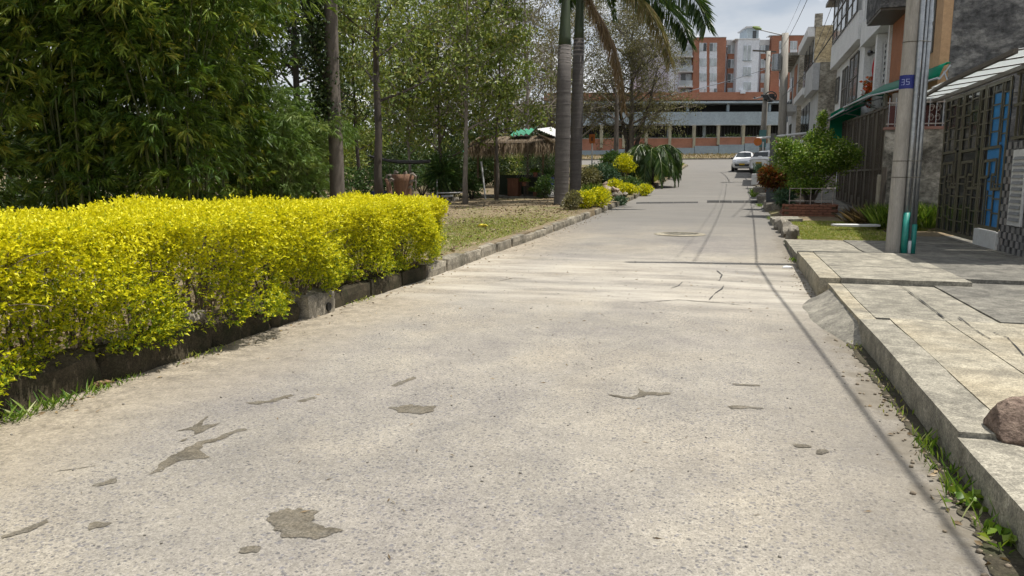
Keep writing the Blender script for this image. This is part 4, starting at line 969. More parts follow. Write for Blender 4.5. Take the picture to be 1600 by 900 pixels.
# ------------------------------------------------------------------ shrubs and trees
def blob_pts(n, c, r, shell=.55, flat_bottom=True, lumps=5, seed=0):
    """leaf positions through a lumpy crown: several overlapping lobes of uneven size"""
    rg = np.random.default_rng(int(seed*97) % 100000 + 5); r = np.asarray(r, float)
    cs = rg.normal(size=(lumps, 3)); cs /= np.linalg.norm(cs, axis=1, keepdims=True); cs *= rg.uniform(.25, .62, (lumps, 1)); cs[:, 2] = cs[:, 2]*.9
    rs = rg.uniform(.38, .62, lumps)
    k = rg.integers(0, lumps, n); u = rg.normal(size=(n, 3)); u /= np.linalg.norm(u, axis=1, keepdims=True)
    q = cs[k] + u*rs[k][:, None]*(rg.random(n)**(1/3)*(1-shell)+shell)[:, None]
    q += rg.normal(size=(n, 3))*.05
    if flat_bottom: q[:, 2] = np.where(q[:, 2] < -.75, -.75 + rg.random(n)*.2, q[:, 2])
    return q*r + np.asarray(c), u
def shrub(name, label, cat, loc, r, n, mat, leafL, leafW, stems=7, smat=None, group=None, lumps=6, seed=None, lift=0., droop=.1):
    seed = loc[0]*1.3+loc[1] if seed is None else seed
    t_ = thing(name, label, cat, loc, group=group)
    P, u = blob_pts(n, (0, 0, r[2]*.86+lift), r, .45, True, lumps, abs(seed)); P[:, 2] = np.maximum(P[:, 2], .02)
    d = u*.8 + unit(n)*.7; d[:, 2] += .25
    link('foliage', leaf_mesh('foliage', P, d, leafL*(.7+.6*RNG.random(n)), leafW*(.7+.6*RNG.random(n)), droop=droop), mat, t_, kind='stuff')
    b = MB()
    for k in range(stems):
        a = 6.28*k/stems + seed; e = Vector((math.cos(a)*r[0]*.6, math.sin(a)*r[1]*.6, r[2]*(1.0+.5*random.random())+lift))
        b.tube([(0.04*math.cos(a), .04*math.sin(a), -.05), e*.45 + Vector((0, 0, .1*r[2])), e], [.012+.018*r[2], .009+.01*r[2], .004], 5)
    b.build('stems', smat or B_STEM, t_)
    return t_

def tree(name, label, loc, h, tr, mat, nleaf, leafL, leafW, bark=None, cb=.35, spread=.35, limbs=14, twigs=6, lean=(0, 0), group='trees of the left grove', cat='tree', seed=1, clump=.28, cone=.5, bare=0, twist=.05, flat=False):
    rg = random.Random(seed*13+5); t_ = thing(name, label, cat, loc, group=group); bark = bark or B_GREY
    b = MB(); K = 9
    tp = [Vector((lean[0]*k/K*h + twist*h*.3*mnoise.noise(Vector((seed, k*.45, 0))), lean[1]*k/K*h + twist*h*.3*mnoise.noise(Vector((seed+9, k*.45, 0))), h*k/K)) for k in range(K+1)]
    tp[0].z = -.15
    b.tube(tp, [tr*(1.25 if k == 0 else 1)*(1-.85*k/K)+.008 for k in range(K+1)], 10)
    trunk = b.build('trunk', bark, t_, smooth=True)
    b = MB(); tips = []
    def tpos(s_):
        f = s_*K; i = min(K-1, int(f)); return tp[i].lerp(tp[i+1], f-i)
    for i in range(limbs):
        s_ = cb + (1-cb)*(i+.3+.5*rg.random())/limbs*.97; a = i*2.4 + rg.random()*.9; L = h*spread*(1-cone*(s_-cb)/(1-cb))*(.7+.5*rg.random())
        p0 = tpos(s_); up = .25+.55*rg.random(); d = Vector((math.cos(a), math.sin(a), up)).normalized(); pts = [p0]
        for k in range(1, 6):
            d = (d + Vector((rg.uniform(-.25, .25), rg.uniform(-.25, .25), rg.uniform(-.12, .2)))).normalized(); pts.append(pts[-1] + d*L/5)
        r0 = max(.008, tr*(1-.8*s_)*.5)
        b.tube(pts, [r0*(1-.17*k)+.003 for k in range(6)], 5, cap=False)
        for k in range(twigs):
            f = .25+.75*(k+rg.random())/twigs; j = min(4, int(f*5)); q0 = pts[j].lerp(pts[j+1], f*5-j); dd = Vector((rg.uniform(-1, 1), rg.uniform(-1, 1), rg.uniform(-.3, .9))).normalized()
            l2 = L*.38*(.5+rg.random()); q1 = q0+dd*l2*.5; q2 = q1 + (dd+Vector((rg.uniform(-.5, .5), rg.uniform(-.5, .5), rg.uniform(-.4, .4)))).normalized()*l2*.5
            b.tube([q0, q1, q2], [max(.004, r0*.35), max(.003, r0*.25), .002], 3, cap=False); tips += [q1, q2, q2]
            for _ in range(bare):
                e = q1.lerp(q2, rg.random()); dd2 = Vector((rg.uniform(-1, 1), rg.uniform(-1, 1), rg.uniform(-.7, .8))).normalized()*l2*.55; m_ = e+dd2*.5+Vector((rg.uniform(-.1, .1), rg.uniform(-.1, .1), 0))*l2
                b.tube([e, m_, e+dd2], [.010, .008, .005], 3, cap=False)
                if rg.random() < .6: tips.append(e+dd2)
    b.build('branches', bark, t_)
    if nleaf:
        T = np.array([v[:] for v in tips]); k = RNG.integers(0, len(T), nleaf)
        P = T[k] + RNG.normal(size=(nleaf, 3))*clump*h*.085*np.array([1, 1, .75]); d = unit(nleaf); d[:, 2] -= .35
        var = np.clip(RNG.random(nleaf)*.7 + (k*37 % 100)/100*.4-.05, 0, 1)
        link('crown', leaf_mesh('crown', P, d, leafL*(.65+.7*RNG.random(nleaf)), leafW*(.65+.7*RNG.random(nleaf)), var, droop=.15), mat, t_, kind='stuff')
    return t_

def frond(parent, base, d0, L, mat, n=64, leafL=.55, leafW=.035, droop=.9, name='frond', hang=.5, rach=None, curl=0):
    """pinnate palm frond: arched rachis with leaflets on both sides"""
    d = Vector(d0).normalized(); p = Vector(base); pts = [p.copy()]; st = 14
    for k in range(st):
        d = (d + Vector((0, 0, -droop/st*(1+k*.12))) + Vector((curl*.02, 0, 0))).normalized(); p = p + d*L/st; pts.append(p.copy())
    b = MB(); b.tube(pts, [.045*(1-k/(st+2))*L/4+.004 for k in range(st+1)], 5); fr = b.build(name, rach or mat_r, parent)
    A_ = np.array([q[:] for q in pts]); s_ = np.linspace(.16, .995, n); f = s_*st; i = np.minimum(f.astype(int), st-1); t_ = (f-i)[:, None]
    C = A_[i]*(1-t_) + A_[i+1]*t_; T = A_[i+1]-A_[i]; T /= np.linalg.norm(T, axis=1, keepdims=True)
    sd = np.cross(T, np.array([0, 0, 1.0])); sd /= np.maximum(np.linalg.norm(sd, axis=1, keepdims=True), .15)
    up = np.cross(sd, T); LL = leafL*np.sin(np.clip(s_*1.02+.05, 0, 1)*math.pi*.93+.15).clip(.25, 1)
    B, D, Ln = [], [], []
    for sg in (-1, 1):
        for tilt in (.35, -.1):
            B.append(C); D.append(sd*sg*.9 + T*.55 + up*(tilt+.15*RNG.normal(size=(n, 1))) + np.array([0, 0, -1.0])*hang*(.6+.5*RNG.random((n, 1)))); Ln.append(LL*(.8+.4*RNG.random(n)))
    B = np.concatenate(B); D = np.concatenate(D); Ln = np.concatenate(Ln)
    link('leaflets', leaf_mesh('leaflets', B, D, Ln, leafW, fold=.3, droop=.35), mat, fr, kind='stuff'); return fr
mat_r = plain('rachis_green', (.14, .17, .06), (.09, .12, .04), 8, .5, .05)
mat_rd = plain('rachis_dry', (.24, .17, .1), (.15, .1, .06), 8, .7, .1)

# ---- brick planter with tree and little fence
pz = zr(25.5)+.08
pl = thing('brick_planter', 'low red brick planter box under the bushy shade tree', 'planter', (2.3, 25.7, pz))
bk = None
for r_ in range(5):
    for side, (ax, L) in enumerate((((1, 0), 1.5), ((0, 1), 1.6), ((1, 0), 1.5), ((0, 1), 1.6))):
        off = .125 if r_ % 2 else 0; k = 0
        nB = int(L/.25)
        for k in range(nB):
            s0 = -L/2 + k*.25 + off*.99
            if s0 + .24 > L/2+.02: continue
            if bk is None: bk = MB().box(.004, .242, -.06, .06, .004, .074).build('brick', M_BRICK, pl, bevel=.006); o = bk
            else: o = bk.copy(); COL.objects.link(o)
            z = r_*.08-.02
            if side == 0: o.location = (s0, -.8, z); o.rotation_euler = (0, 0, 0)
            elif side == 1: o.location = (.75, s0, z); o.rotation_euler = (0, 0, math.pi/2)
            elif side == 2: o.location = (s0, .8, z); o.rotation_euler = (0, 0, 0)
            else: o.location = (-.75, s0, z); o.rotation_euler = (0, 0, math.pi/2)
MB().box(-.74, .74, -.78, .78, -.1, .34).build('planting_soil', M_SOIL, pl)
fc = thing('planter_fence', 'small pale metal fence standing on the brick planter', 'fence', (2.3, 24.95, pz+.39))
for xx in (-.62, -.3, 0, .32, .64): MB().tube([(xx, 0, -.06), (xx, 0, .5)], .013, 6).build('fence_post', M_RAILP, fc)
for zz in (.08, .46): MB().box(-.64, .66, -.011, .011, zz, zz+.024).build('fence_rail', M_RAILP, fc)
t_ = thing('shade_tree', 'bushy bright green shade tree with white blossoms growing in the brick planter', 'tree', (2.35, 25.8, pz+.3))
b = MB()
for a, e in ((0, (.5, .2, 1.7)), (2, (-.5, .3, 1.8)), (4, (.1, -.5, 1.5)), (5, (.8, -.3, 1.2)), (3, (-.7, -.2, 1.3)), (1, (.15, .1, 2.5))): b.tube([(.05*math.cos(a), .05*math.sin(a), -.05), (e[0]*.4, e[1]*.4, e[2]*.55), e], [.05, .035, .012], 6)
b.build('trunk', B_GREY, t_)
P = []; 
for (c, r, n) in (((-.05, 0, 1.45), (1.05, 1.0, .85), 6500), ((.6, -.1, 1.55), (.85, .8, .7), 4300), ((-.6, .1, 1.5), (.75, .8, .7), 3800), ((.15, 0, 2.1), (.6, .6, .5), 1800), ((.25, .05, 2.75), (.18, .2, .42), 420), ((1.0, -.1, 1.6), (.5, .5, .45), 1300), ((-.85, -.1, 1.9), (.45, .5, .4), 1000), ((-.1, -.3, .7), (.9, .6, .45), 1500)):
    q, u_ = blob_pts(n, c, r, .35, False, 9, c[0]*7+c[2]+3); P.append(q)
P = np.vstack(P); d = unit(len(P)); d[:, 2] += .2
link('crown', leaf_mesh('crown', P, d, .085*(.7+.6*RNG.random(len(P))), .045), L_CITRUS, t_, kind='stuff')
shrub('succulent', 'low blue-green plant at the left side of the brick planter', 'plant', (1.62, 25.35, pz+.34), (.32, .3, .26), 420, L_BLUEG, .22, .05, 3)
# croton pots
for k, (x, y, w_, m_, lb) in enumerate(((1.38, 29.4, .24, plain('grey_pot', (.075, .085, .095), None, 6, .6, .05), 'dark grey square pot with a croton at the kerb'), (1.88, 29.3, .19, plain('clay_pot', (.33, .14, .085), None, 6, .8, .1), 'round terracotta pot with a croton beside the grey pot'))):
    z = zr(y)+.3
    t_ = thing('plant_pot', lb, 'pot', (x, y, z), group='croton pots at the kerb')
    if k == 0:
        MB().add([(-w_*.92, -w_*.92, 0), (w_*.92, -w_*.92, 0), (w_*.92, w_*.92, 0), (-w_*.92, w_*.92, 0), (-w_, -w_, .52), (w_, -w_, .52), (w_, w_, .52), (-w_, w_, .52), (-w_*.85, -w_*.85, .52), (w_*.85, -w_*.85, .52), (w_*.85, w_*.85, .52), (-w_*.85, w_*.85, .52), (-w_*.85, -w_*.85, .45), (w_*.85, -w_*.85, .45), (w_*.85, w_*.85, .45), (-w_*.85, w_*.85, .45)],
                 [(3,2,1,0),(0,1,5,4),(1,2,6,5),(2,3,7,6),(3,0,4,7),(4,5,9,8),(5,6,10,9),(6,7,11,10),(7,4,8,11),(8,9,13,12),(9,10,14,13),(10,11,15,14),(11,8,12,15),(12,13,14,15)]).build('pot_body', m_, t_)
    else:
        MB().tube([(0, 0, 0), (0, 0, .36), (0, 0, .362), (0, 0, .42), (0, 0, .421), (0, 0, .37)], [w_*.72, w_*.95, w_*1.08, w_*1.08, w_*.93, w_*.9], 16).build('pot_body', m_, t_, smooth=False)
    P, u = blob_pts(2400, (0.12 if k else .02, 0, .88), (.52, .5, .48), .35, False, 8, k+4); d = u+unit(2400)*.6; d[:, 2] += .4
    pt_ = link('foliage', leaf_mesh('foliage', P, d, .2, .055, droop=.3), L_CROTON, t_, kind='stuff')
    b = MB()
    for a in range(5): b.tube([(0, 0, .4), (.2*math.cos(a*1.3), .2*math.sin(a*1.3), 1.0)], [.015, .008], 5)
    b.build('stems', B_STEM, t_)
wb = thing('white_planter', 'white box planter with spiky plant beside the parked cars', 'planter', (1.35, 45, zr(45)+.22))
MB().box(-.42, .42, -.4, .4, 0, .62).build('box_body', M_WPAINT, wb, bevel=.02)
P = np.zeros((70, 3)); P[:, :2] = RNG.normal(0, .12, (70, 2)); P[:, 2] = .6; d = unit(70)*.5; d[:, 2] = 1
link('foliage', leaf_mesh('foliage', P, d, .75, .05), L_BLUEG, wb)

# ---- parked cars
M_CAR = newmat('white_car_paint')[0]; _p = M_CAR.node_tree.nodes['Principled BSDF']; _p.inputs['Base Color'].default_value = (.74, .75, .77, 1); _p.inputs['Roughness'].default_value = .25; _p.inputs['Coat Weight'].default_value = .5
t0 = M_CAR.node_tree; nn = noise(t0, objc(t0), 3, 3); t0.links.new(ramp(t0, nn.outputs[0], [(.3, (.68, .69, .71)), (.7, (.78, .79, .8))]).outputs[0], _p.inputs['Base Color'])
M_CGL = glass('car_glass', (.03, .04, .045), .05); M_LAMP = glass('car_lamp', (.55, .57, .6), .1); M_RLAMP = plain('rear_lamp', (.35, .012, .012), None, 9, .2, 0)
M_PLATE = plain('yellow_plate', (.72, .46, .02), None, 9, .4, 0)
def car(label, loc, rz):
    c = thing('parked_car', label, 'car', loc, rz, 'white cars parked at the kerb'); c.scale = (1.06, 1.06, 1.14)
    # stations along the length (front at -y): y, half width, sill z, shoulder z, roof z, roof half width
    st = [(-1.86, .52, .36, .60, .62, .44), (-1.80, .68, .25, .68, .72, .56), (-1.62, .78, .22, .78, .82, .66), (-1.25, .82, .22, .88, .92, .72), (-.92, .83, .22, .93, 1.0, .70), (-.35, .835, .22, .95, 1.40, .58), (.1, .835, .22, .96, 1.49, .56), (.8, .83, .22, .97, 1.49, .55), (1.25, .82, .22, .98, 1.43, .53), (1.62, .79, .24, .98, 1.22, .56), (1.80, .74, .28, .94, .98, .62), (1.86, .66, .36, .86, .9, .56)]
    V = []; prof = 13
    for (y, hw, zs, zh, zt, rw) in st:
        half = [(0, zs), (hw*.8, zs), (hw*.97, zs+.1), (hw, (zs+zh)/2), (hw*.985, zh), (rw+(hw-rw)*.25, zh+(zt-zh)*.7), (rw*.8, zt-.012*(zt > 1)), (0, zt+.015)]
        ring = half[::1] + [(-x, z) for x, z in half[-2:0:-1]]
        V += [(x, y, z) for x, z in ring]
    n = 14; F = [(i*n+j, i*n+(j+1) % n, (i+1)*n+(j+1) % n, (i+1)*n+j) for i in range(len(st)-1) for j in range(n)]
    F += [tuple(range(n)), tuple((len(st)-1)*n+j for j in range(n-1, -1, -1))]
    b = MB(); b.add(V, F); body = b.build('body', M_CAR, c, smooth=True); md = body.modifiers.new('s', 'SUBSURF'); md.levels = 1; md.render_levels = 2
    b = MB(); b.add([(-.62, -.90, 1.02), (.62, -.90, 1.02), (.50, -.40, 1.385), (0, -.43, 1.41), (-.50, -.40, 1.385), (0, -.97, 1.02)], [(0, 5, 3, 4), (5, 1, 2, 3)]); b.build('windscreen', M_CGL, c, loc=(0, .0, .005))
    b = MB(); b.add([(-.56, 1.70, 1.06), (.56, 1.70, 1.06), (.47, 1.46, 1.36), (-.47, 1.46, 1.36)], [(1, 0, 3, 2)]); b.build('rear_window', M_CGL, c, loc=(0, .035, .01))
    for s_ in (-1, 1):
        for ya, yb, yc, yd in ((-.62, .12, .1, -.25), (.2, 1.15, .95, .18)):
            b = MB(); b.add([(s_*.80, ya, 1.0), (s_*.80, yb, 1.01), (s_*.66, yc, 1.37), (s_*.66, yd, 1.35)], [(0, 1, 2, 3)]); b.build('side_window', M_CGL, c, loc=(s_*.02, 0, 0))
        b = MB(); b.tube([(s_*.86, -.62, .97), (s_*.98, -.62, 1.0)], [.06, .09], 8); b.build('mirror', M_BLACK, c)
        b = MB(); b.add([(s_*.50, -1.815, .70), (s_*.72, -1.70, .69), (s_*.79, -1.42, .86), (s_*.55, -1.66, .84)], [(0, 1, 2, 3)]); b.build('headlight', M_LAMP, c, loc=(s_*-.02, .02, .0))
        b = MB(); b.add([(s_*.60, 1.83, .78), (s_*.77, 1.70, .78), (s_*.72, 1.62, 1.08), (s_*.60, 1.74, 1.06)], [(0, 1, 2, 3)]); b.build('rear_lamp', M_RLAMP, c, loc=(s_*-.01, .0, 0))
        for yy in (-1.18, 1.2):
            b = MB(); b.tube([(s_*.63, yy, .29), (s_*.84, yy, .29)], .29, 20); wl_ = b.build('tyre', M_BLACK, c); b = MB(); b.tube([(s_*.841, yy, .29), (s_*.855, yy, .29)], .19, 14); b.build('rim', M_STEEL, wl_)
    b = MB(); b.add([(-.5, -1.86, .36), (.5, -1.86, .36), (.58, -1.83, .52), (-.58, -1.83, .52)], [(0, 1, 2, 3)]); b.build('lower_grille', M_BLACK, c, loc=(0, -.035, 0))
    b = MB(); b.add([(-.38, -1.86, .66), (.38, -1.86, .66), (.42, -1.83, .72), (-.42, -1.83, .72)], [(0, 1, 2, 3)]); b.build('upper_grille', M_STEEL, c, loc=(0, -.03, 0))
    MB().box(-.2, .2, -1.915, -1.90, .45, .57).build('front_plate', M_PLATE, c); MB().box(-.22, .22, 1.885, 1.90, .6, .74).build('rear_plate', M_PLATE, c)
    return c
q = at(1162, 263, 66); car('small white hatchback parked facing the camera at the right kerb', (q.x+.05, 67.2, zr(66.5)+.01), R(-6))
q = at(1200, 268, 58); car('white hatchback seen from its rear behind the pots on the right', (q.x+.25, 59.6, zr(59)+.21), R(152))

# ---- barrier arm by the cars
q = at(1206, 260, 48); ba = thing('barrier_arm', 'street barrier with a pale arm and an orange disc beyond the shade tree', 'barrier', (q.x, 48, zr(48)+.2))
MB().box(-.16, .16, -.12, .12, 0, 2.9).build('barrier_post', plain('grey_barrier', (.16, .16, .15), None, 5, .6, .1), ba)
MB().tube([(-.95, 0, 2.62), (2.4, 0, 2.95)], .07, 8).build('arm', M_WPAINT, ba); MB().box(-.2, 2.3, .06, .12, 2.5, 2.66).build('arm_box', plain('arm_grey', (.3, .27, .25), None, 5, .6, .1), ba)
MB().disc((-.88, -.08, 2.42), (0, 1, 0), .24, 18, .04).build('orange_disc', M_ORANGE, ba)

# ---- far utility poles, lamp, cables
def far_pole(label, px_b, px_t, Y, top_py, r, z0=None):
    a = at(px_b, 240, Y); t = at(px_t, top_py, Y); z0 = zr(Y)+.1
    p_ = thing('utility_pole', label, 'utility pole', (a.x, Y, z0), group='concrete utility poles along the right side')
    MB().tube([(0, 0, -.1), ((t.x-a.x)*.5, 0, (t.z-z0)*.5), (t.x-a.x, 0, t.z-z0)], [r, r*.85, r*.7], 12).build('shaft', M_POLE, p_, smooth=True)
    return p_, Vector((a.x, Y, z0)), t
p2, a2, t2 = far_pole('tall concrete pole with transformer and street lamp left of the far houses', 1222, 1227, 52, 52, .3)
arm = [t2 + Vector((0, 0, -.15)), at(1190, 47, 52), at(1182, 46, 52)]
MB().tube([p - a2 for p in arm], [.05, .04, .035], 6).build('lamp_arm', M_STEEL, p2)
MB().tube([at(1190, 45.5, 52)-a2, at(1183, 44, 52)-a2, at(1176, 42, 52)-a2], [.05, .13, .06], 8).build('lamp_head', plain('lamp_green', (.25, .33, .1), None, 8, .5, 0), p2)
q = at(1220, 98, 52) - a2; MB().tube([q + Vector((-.28, -.25, -.5)), q + Vector((-.28, -.25, .5))], .28, 14).build('transformer', M_STEEL, p2)
p3, a3, t3 = far_pole('farther concrete pole with crossarm and cable boxes left of the tall pole', 1190, 1201, 66, 80, .26)
for (x0, y0, x1, y1) in ((1176, 79, 1213, 81), (1194, 92, 1208, 100)): MB().beam(at(x0, y0, 66)-a3, at(x1, y1, 66)-a3, .12).build('crossarm', M_BROWNM, p3)
for px, py, s_ in ((1199, 152, .28), (1206, 150, .22), (1192, 150, .15), (1210, 153, .15)): q = at(px, py, 65.7)-a3; MB().box(q.x-s_, q.x+s_, q.y-.1, q.y+.1, q.z-s_*.8, q.z+s_*.8).build('cable_box', M_BLACKM, p3, bevel=.03)
MB().tube([(at(1204, 151, 65.7)-a3) + Vector((.45*math.cos(a), 0, .4*math.sin(a))) for a in np.linspace(0, 6.3, 20)], .05, 5).build('cable_coil', M_BLACK, p3)
MB().tube([at(1198, 150, 66)-a3, at(1180, 154, 65)-a3, at(1178, 152, 65)-a3], [.05, .05, .14], 6).build('lamp_bracket', M_STEEL, p3)
q = at(1192, 215, 66)-a3; MB().box(q.x-.3, q.x+.25, q.y-.4, q.y-.3, q.z-.8, q.z+.6).build('notice', plain('teal_notice', (.12, .3, .3), None, 6, .6, 0), p3)
sp = at(1192, 240, 62); s_ = thing('thin_post', 'thin white metal post just in front of the far utility pole', 'post', (sp.x, 62, zr(62)+.1)); MB().tube([(0, 0, 0), (0, 0, 2.4)], .06, 8).build('post_shaft', M_WPAINT, s_)
def cable(label, a, c, sag, r=.018, mat=None):
    a = Vector(a); c = Vector(c); t_ = thing('overhead_cable', label, 'cable', tuple(a), group='overhead cables')
    MB().tube([a.lerp(c, k/16) - a - Vector((0, 0, sag*4*(k/16)*(1-k/16))) for k in range(17)], r, 5).build('wire', mat or M_BLACK, t_)
T1 = pb + ptop(1.0)*0
def pt1(z): return Vector((pb.x-.16, pb.y, pb.z+z))
cable('thick black cable from the tall far pole to the near concrete pole', at(1221, 76, 52), pt1(8.6), .6, .012)
cable('upper grey cable running past the far houses', at(1221, 62, 52), pt1(9.6), .7, .006)
cable('lower grey cable running past the far houses', at(1222, 150, 52), pt1(5.6), .5, .017)
cable('grey cable strung along the house fronts', at(1248, 150, 56), (4.4, 27, 11.2), .4, .014)
cable('second grey cable strung along the house fronts', at(1250, 132, 56), (4.3, 26, 12.3), .4, .014)
cable('bundled cable from the near pole running behind the camera', pt1(5.6), (4.4, -25, 5.9), .3, .02)
cable('pale cable sagging across the street to the grove', at(1205, 105, 66), at(880, 166, 62), .7, .03, M_STEEL)
cable('cable between the two far poles', at(1226, 75, 52), at(1201, 85, 66), .4, .03)
cable('lower cable between the two far poles', at(1226, 150, 52), at(1200, 148, 66), .4, .04)
# ------------------------------------------------------------------ golden hedge
def hedge(label, y0, y1, xf, xb, ztop, nshoot, seed):
    t_ = thing('hedge', label, 'hedge', (xf-.6, (y0+y1)/2, .2), group='golden hedges along the left kerb')
    O = np.array([xf-.6, (y0+y1)/2, .2]); rg = np.random.default_rng(seed)
    def face_x(y, z):            # front face wanders and draws in towards the ground
        return xf + .11*np.sin(y*1.9+seed) + .08*np.sin(y*4.3+z*3) - .10*np.clip((.75-z)/.5, 0, 1) + .05*np.sin(z*7+y*2.2)
    def top_z(y, x): return ztop + .035*np.sin(y*1.7+seed) + .03*np.sin(y*4.1+x*3) + .02*np.sin(x*6)
    B, D, V = [], [], []
    n1 = int(nshoot*.58)
    y = rg.uniform(y0, y1, n1*2); z = rg.uniform(.22, ztop, n1*2)
    dens = np.array([mnoise.noise(Vector((a*2.4, c*2.4, seed))) for a, c in zip(y, z)]); keep = rg.random(n1*2) < np.clip(.24 + (z-.25)*.95 + dens*1.15, .05, 1)
    y, z = y[keep][:n1], z[keep][:n1]; n1 = len(y)
    x = face_x(y, z) - np.abs(rg.normal(0, .075, n1)); 
    low = z < .42; x = np.where(low, x+.05*rg.random(n1), x)
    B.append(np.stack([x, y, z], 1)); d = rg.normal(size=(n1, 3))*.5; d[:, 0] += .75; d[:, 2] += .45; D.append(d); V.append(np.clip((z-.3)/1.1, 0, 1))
    n2 = int(nshoot*.50); y = rg.uniform(y0, y1, n2); x = rg.uniform(xb, xf, n2); z = top_z(y, x) - np.abs(rg.normal(0, .05, n2)) - .16*np.clip((x-xf+.22)/.22, 0, 1)**2
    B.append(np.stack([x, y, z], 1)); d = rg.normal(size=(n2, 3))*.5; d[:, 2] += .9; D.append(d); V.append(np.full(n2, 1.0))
    for ye, sg in ((y0, -1), (y1, 1)):
        n3 = int(1100*(xf-xb)/1.8); x = rg.uniform(xb, xf, n3); z = rg.uniform(.35, ztop, n3); y = ye + sg*(.05*np.sin(x*5+z*4) + rg.normal(0, .06, n3)) - sg*.12*np.clip((x-xf+.25)/.25, 0, 1)
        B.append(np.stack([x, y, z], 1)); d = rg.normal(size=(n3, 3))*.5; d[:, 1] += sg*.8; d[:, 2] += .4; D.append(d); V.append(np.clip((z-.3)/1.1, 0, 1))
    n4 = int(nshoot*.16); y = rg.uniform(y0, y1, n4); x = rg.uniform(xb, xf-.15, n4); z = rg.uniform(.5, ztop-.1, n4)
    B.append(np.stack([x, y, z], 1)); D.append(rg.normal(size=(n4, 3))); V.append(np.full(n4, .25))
    # stray shoots poking up out of the clipped top
    n5 = int((y1-y0)*9); y = rg.uniform(y0, y1, n5); x = rg.uniform(xb, xf-.05, n5); z = top_z(y, x)+rg.uniform(.0, .05, n5)
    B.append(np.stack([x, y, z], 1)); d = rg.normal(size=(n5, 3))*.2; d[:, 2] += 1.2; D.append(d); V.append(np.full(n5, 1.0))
    B = np.concatenate(B); D = np.concatenate(D); V = np.concatenate(V); D /= np.linalg.norm(D, axis=1, keepdims=True); m = len(B)
    LB, LD, LV = [], [], []
    for k in range(8):                                     # leaves in pairs up each shoot
        s_ = k/7*.085; r = rg.normal(size=(m, 3)); r -= (r*D).sum(1, keepdims=True)*D; r /= np.linalg.norm(r, axis=1, keepdims=True)
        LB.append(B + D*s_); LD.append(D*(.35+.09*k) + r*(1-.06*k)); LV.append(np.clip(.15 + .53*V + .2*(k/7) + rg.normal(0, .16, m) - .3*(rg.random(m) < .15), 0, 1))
    LB = np.concatenate(LB) - O; LD = np.concatenate(LD); LV = np.concatenate(LV); q = len(LB)
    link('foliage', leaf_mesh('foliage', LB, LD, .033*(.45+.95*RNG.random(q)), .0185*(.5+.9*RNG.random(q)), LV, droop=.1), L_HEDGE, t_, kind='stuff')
    b = MB(); k = 0; yy = y0+.12
    while yy < y1:
        for _ in range(2):
            x0 = xf - .28 - random.random()*.5; p0 = Vector((x0, yy+random.uniform(-.1, .1), .1)); 
            for br in range(5):
                e = Vector((x0 + random.uniform(-.35, .36), p0.y + random.uniform(-.35, .35), random.uniform(.7, ztop-.04))); mid = p0.lerp(e, .5) + Vector((random.uniform(-.06, .06), random.uniform(-.06, .06), .05))
                b.tube([p0-Vector(O), mid-Vector(O), e-Vector(O)], [.014, .009, .004], 5, cap=False)
                for tw in range(4):
                    s0 = mid.lerp(e, random.random()); e2 = s0 + Vector((random.uniform(-.1, .3), random.uniform(-.2, .2), random.uniform(-.1, .16))); b.tube([s0-Vector(O), s0.lerp(e2, .5)-Vector(O)+Vector((0, 0, .02)), e2-Vector(O)], [.005, .004, .002], 3, cap=False)
        yy += .30
    b.build('stems', B_STEM, t_)
hedge('long golden yellow hedge nearest the camera, left of the pale drain block', -1.5, 7.55, -4.28, -6.4, 1.20, 21000, 3)
hedge('shorter golden yellow hedge beyond the gap, ending at the grass verge', 7.8, 11.15, -4.42, -6.1, 1.16, 9500, 8)
# soil, stones and litter under the hedge
n = 900; x = RNG.uniform(-5.6, -4.6, n); y = RNG.uniform(1, 12, n); P = np.stack([x, y, .21 + .02*RNG.random(n) + .06*((y < 7))], 1); d = unit(n); d[:, 2] *= .25
tag(link('leaf_litter', leaf_mesh('leaf_litter', P, d, .07, .03), L_DRY, kind='stuff'), 'dry leaf litter on the soil under the hedge', 'leaves')
for k, (x, y, s_, lb) in enumerate(((-4.68, 3.5, .2, 'flat grey stone lying on the footing under the near hedge'), (-4.66, 4.6, .16, 'dark stone on the footing under the near hedge'), (-4.66, 5.5, .2, 'pale flat stone under the middle of the near hedge'), (-4.62, 6.2, .22, 'pale broken slab just before the drain block'))):
    t_ = thing('loose_stone', lb, 'stone', (x, y, .24), k, 'stones under the hedge'); link('stone', boulder(s_, s_*.6, s_*.42, k*3.3+1, 3, .25, .6), M_STONE, t_)
for k, (x, y, h, nn_, lb) in enumerate(((-4.36, 3.75, .17, 70, 'green grass tuft with long blades at the foot of the hedge kerb'), (-4.34, 3.45, .12, 90, 'low weeds along the hedge kerb near the left edge'), (-4.38, 4.25, .09, 60, 'small weeds along the hedge kerb beyond the grass tuft'), (-4.4, 5.3, .07, 40, 'sparse weeds at the hedge kerb before the drain block'), (-4.42, 8.3, .07, 40, 'sparse weeds at the kerb below the second hedge'))):
    o = grass_patch('kerb_weed', lambda n_, x=x, y=y: np.stack([RNG.normal(x, .04, n_), RNG.normal(y, .16, n_), np.full(n_, .008)], 1), nn_, h, L_CITRUS if k < 3 else L_GRASS, .013, lean=.9, label=lb, kind='stuff'); o['category'] = 'weed'

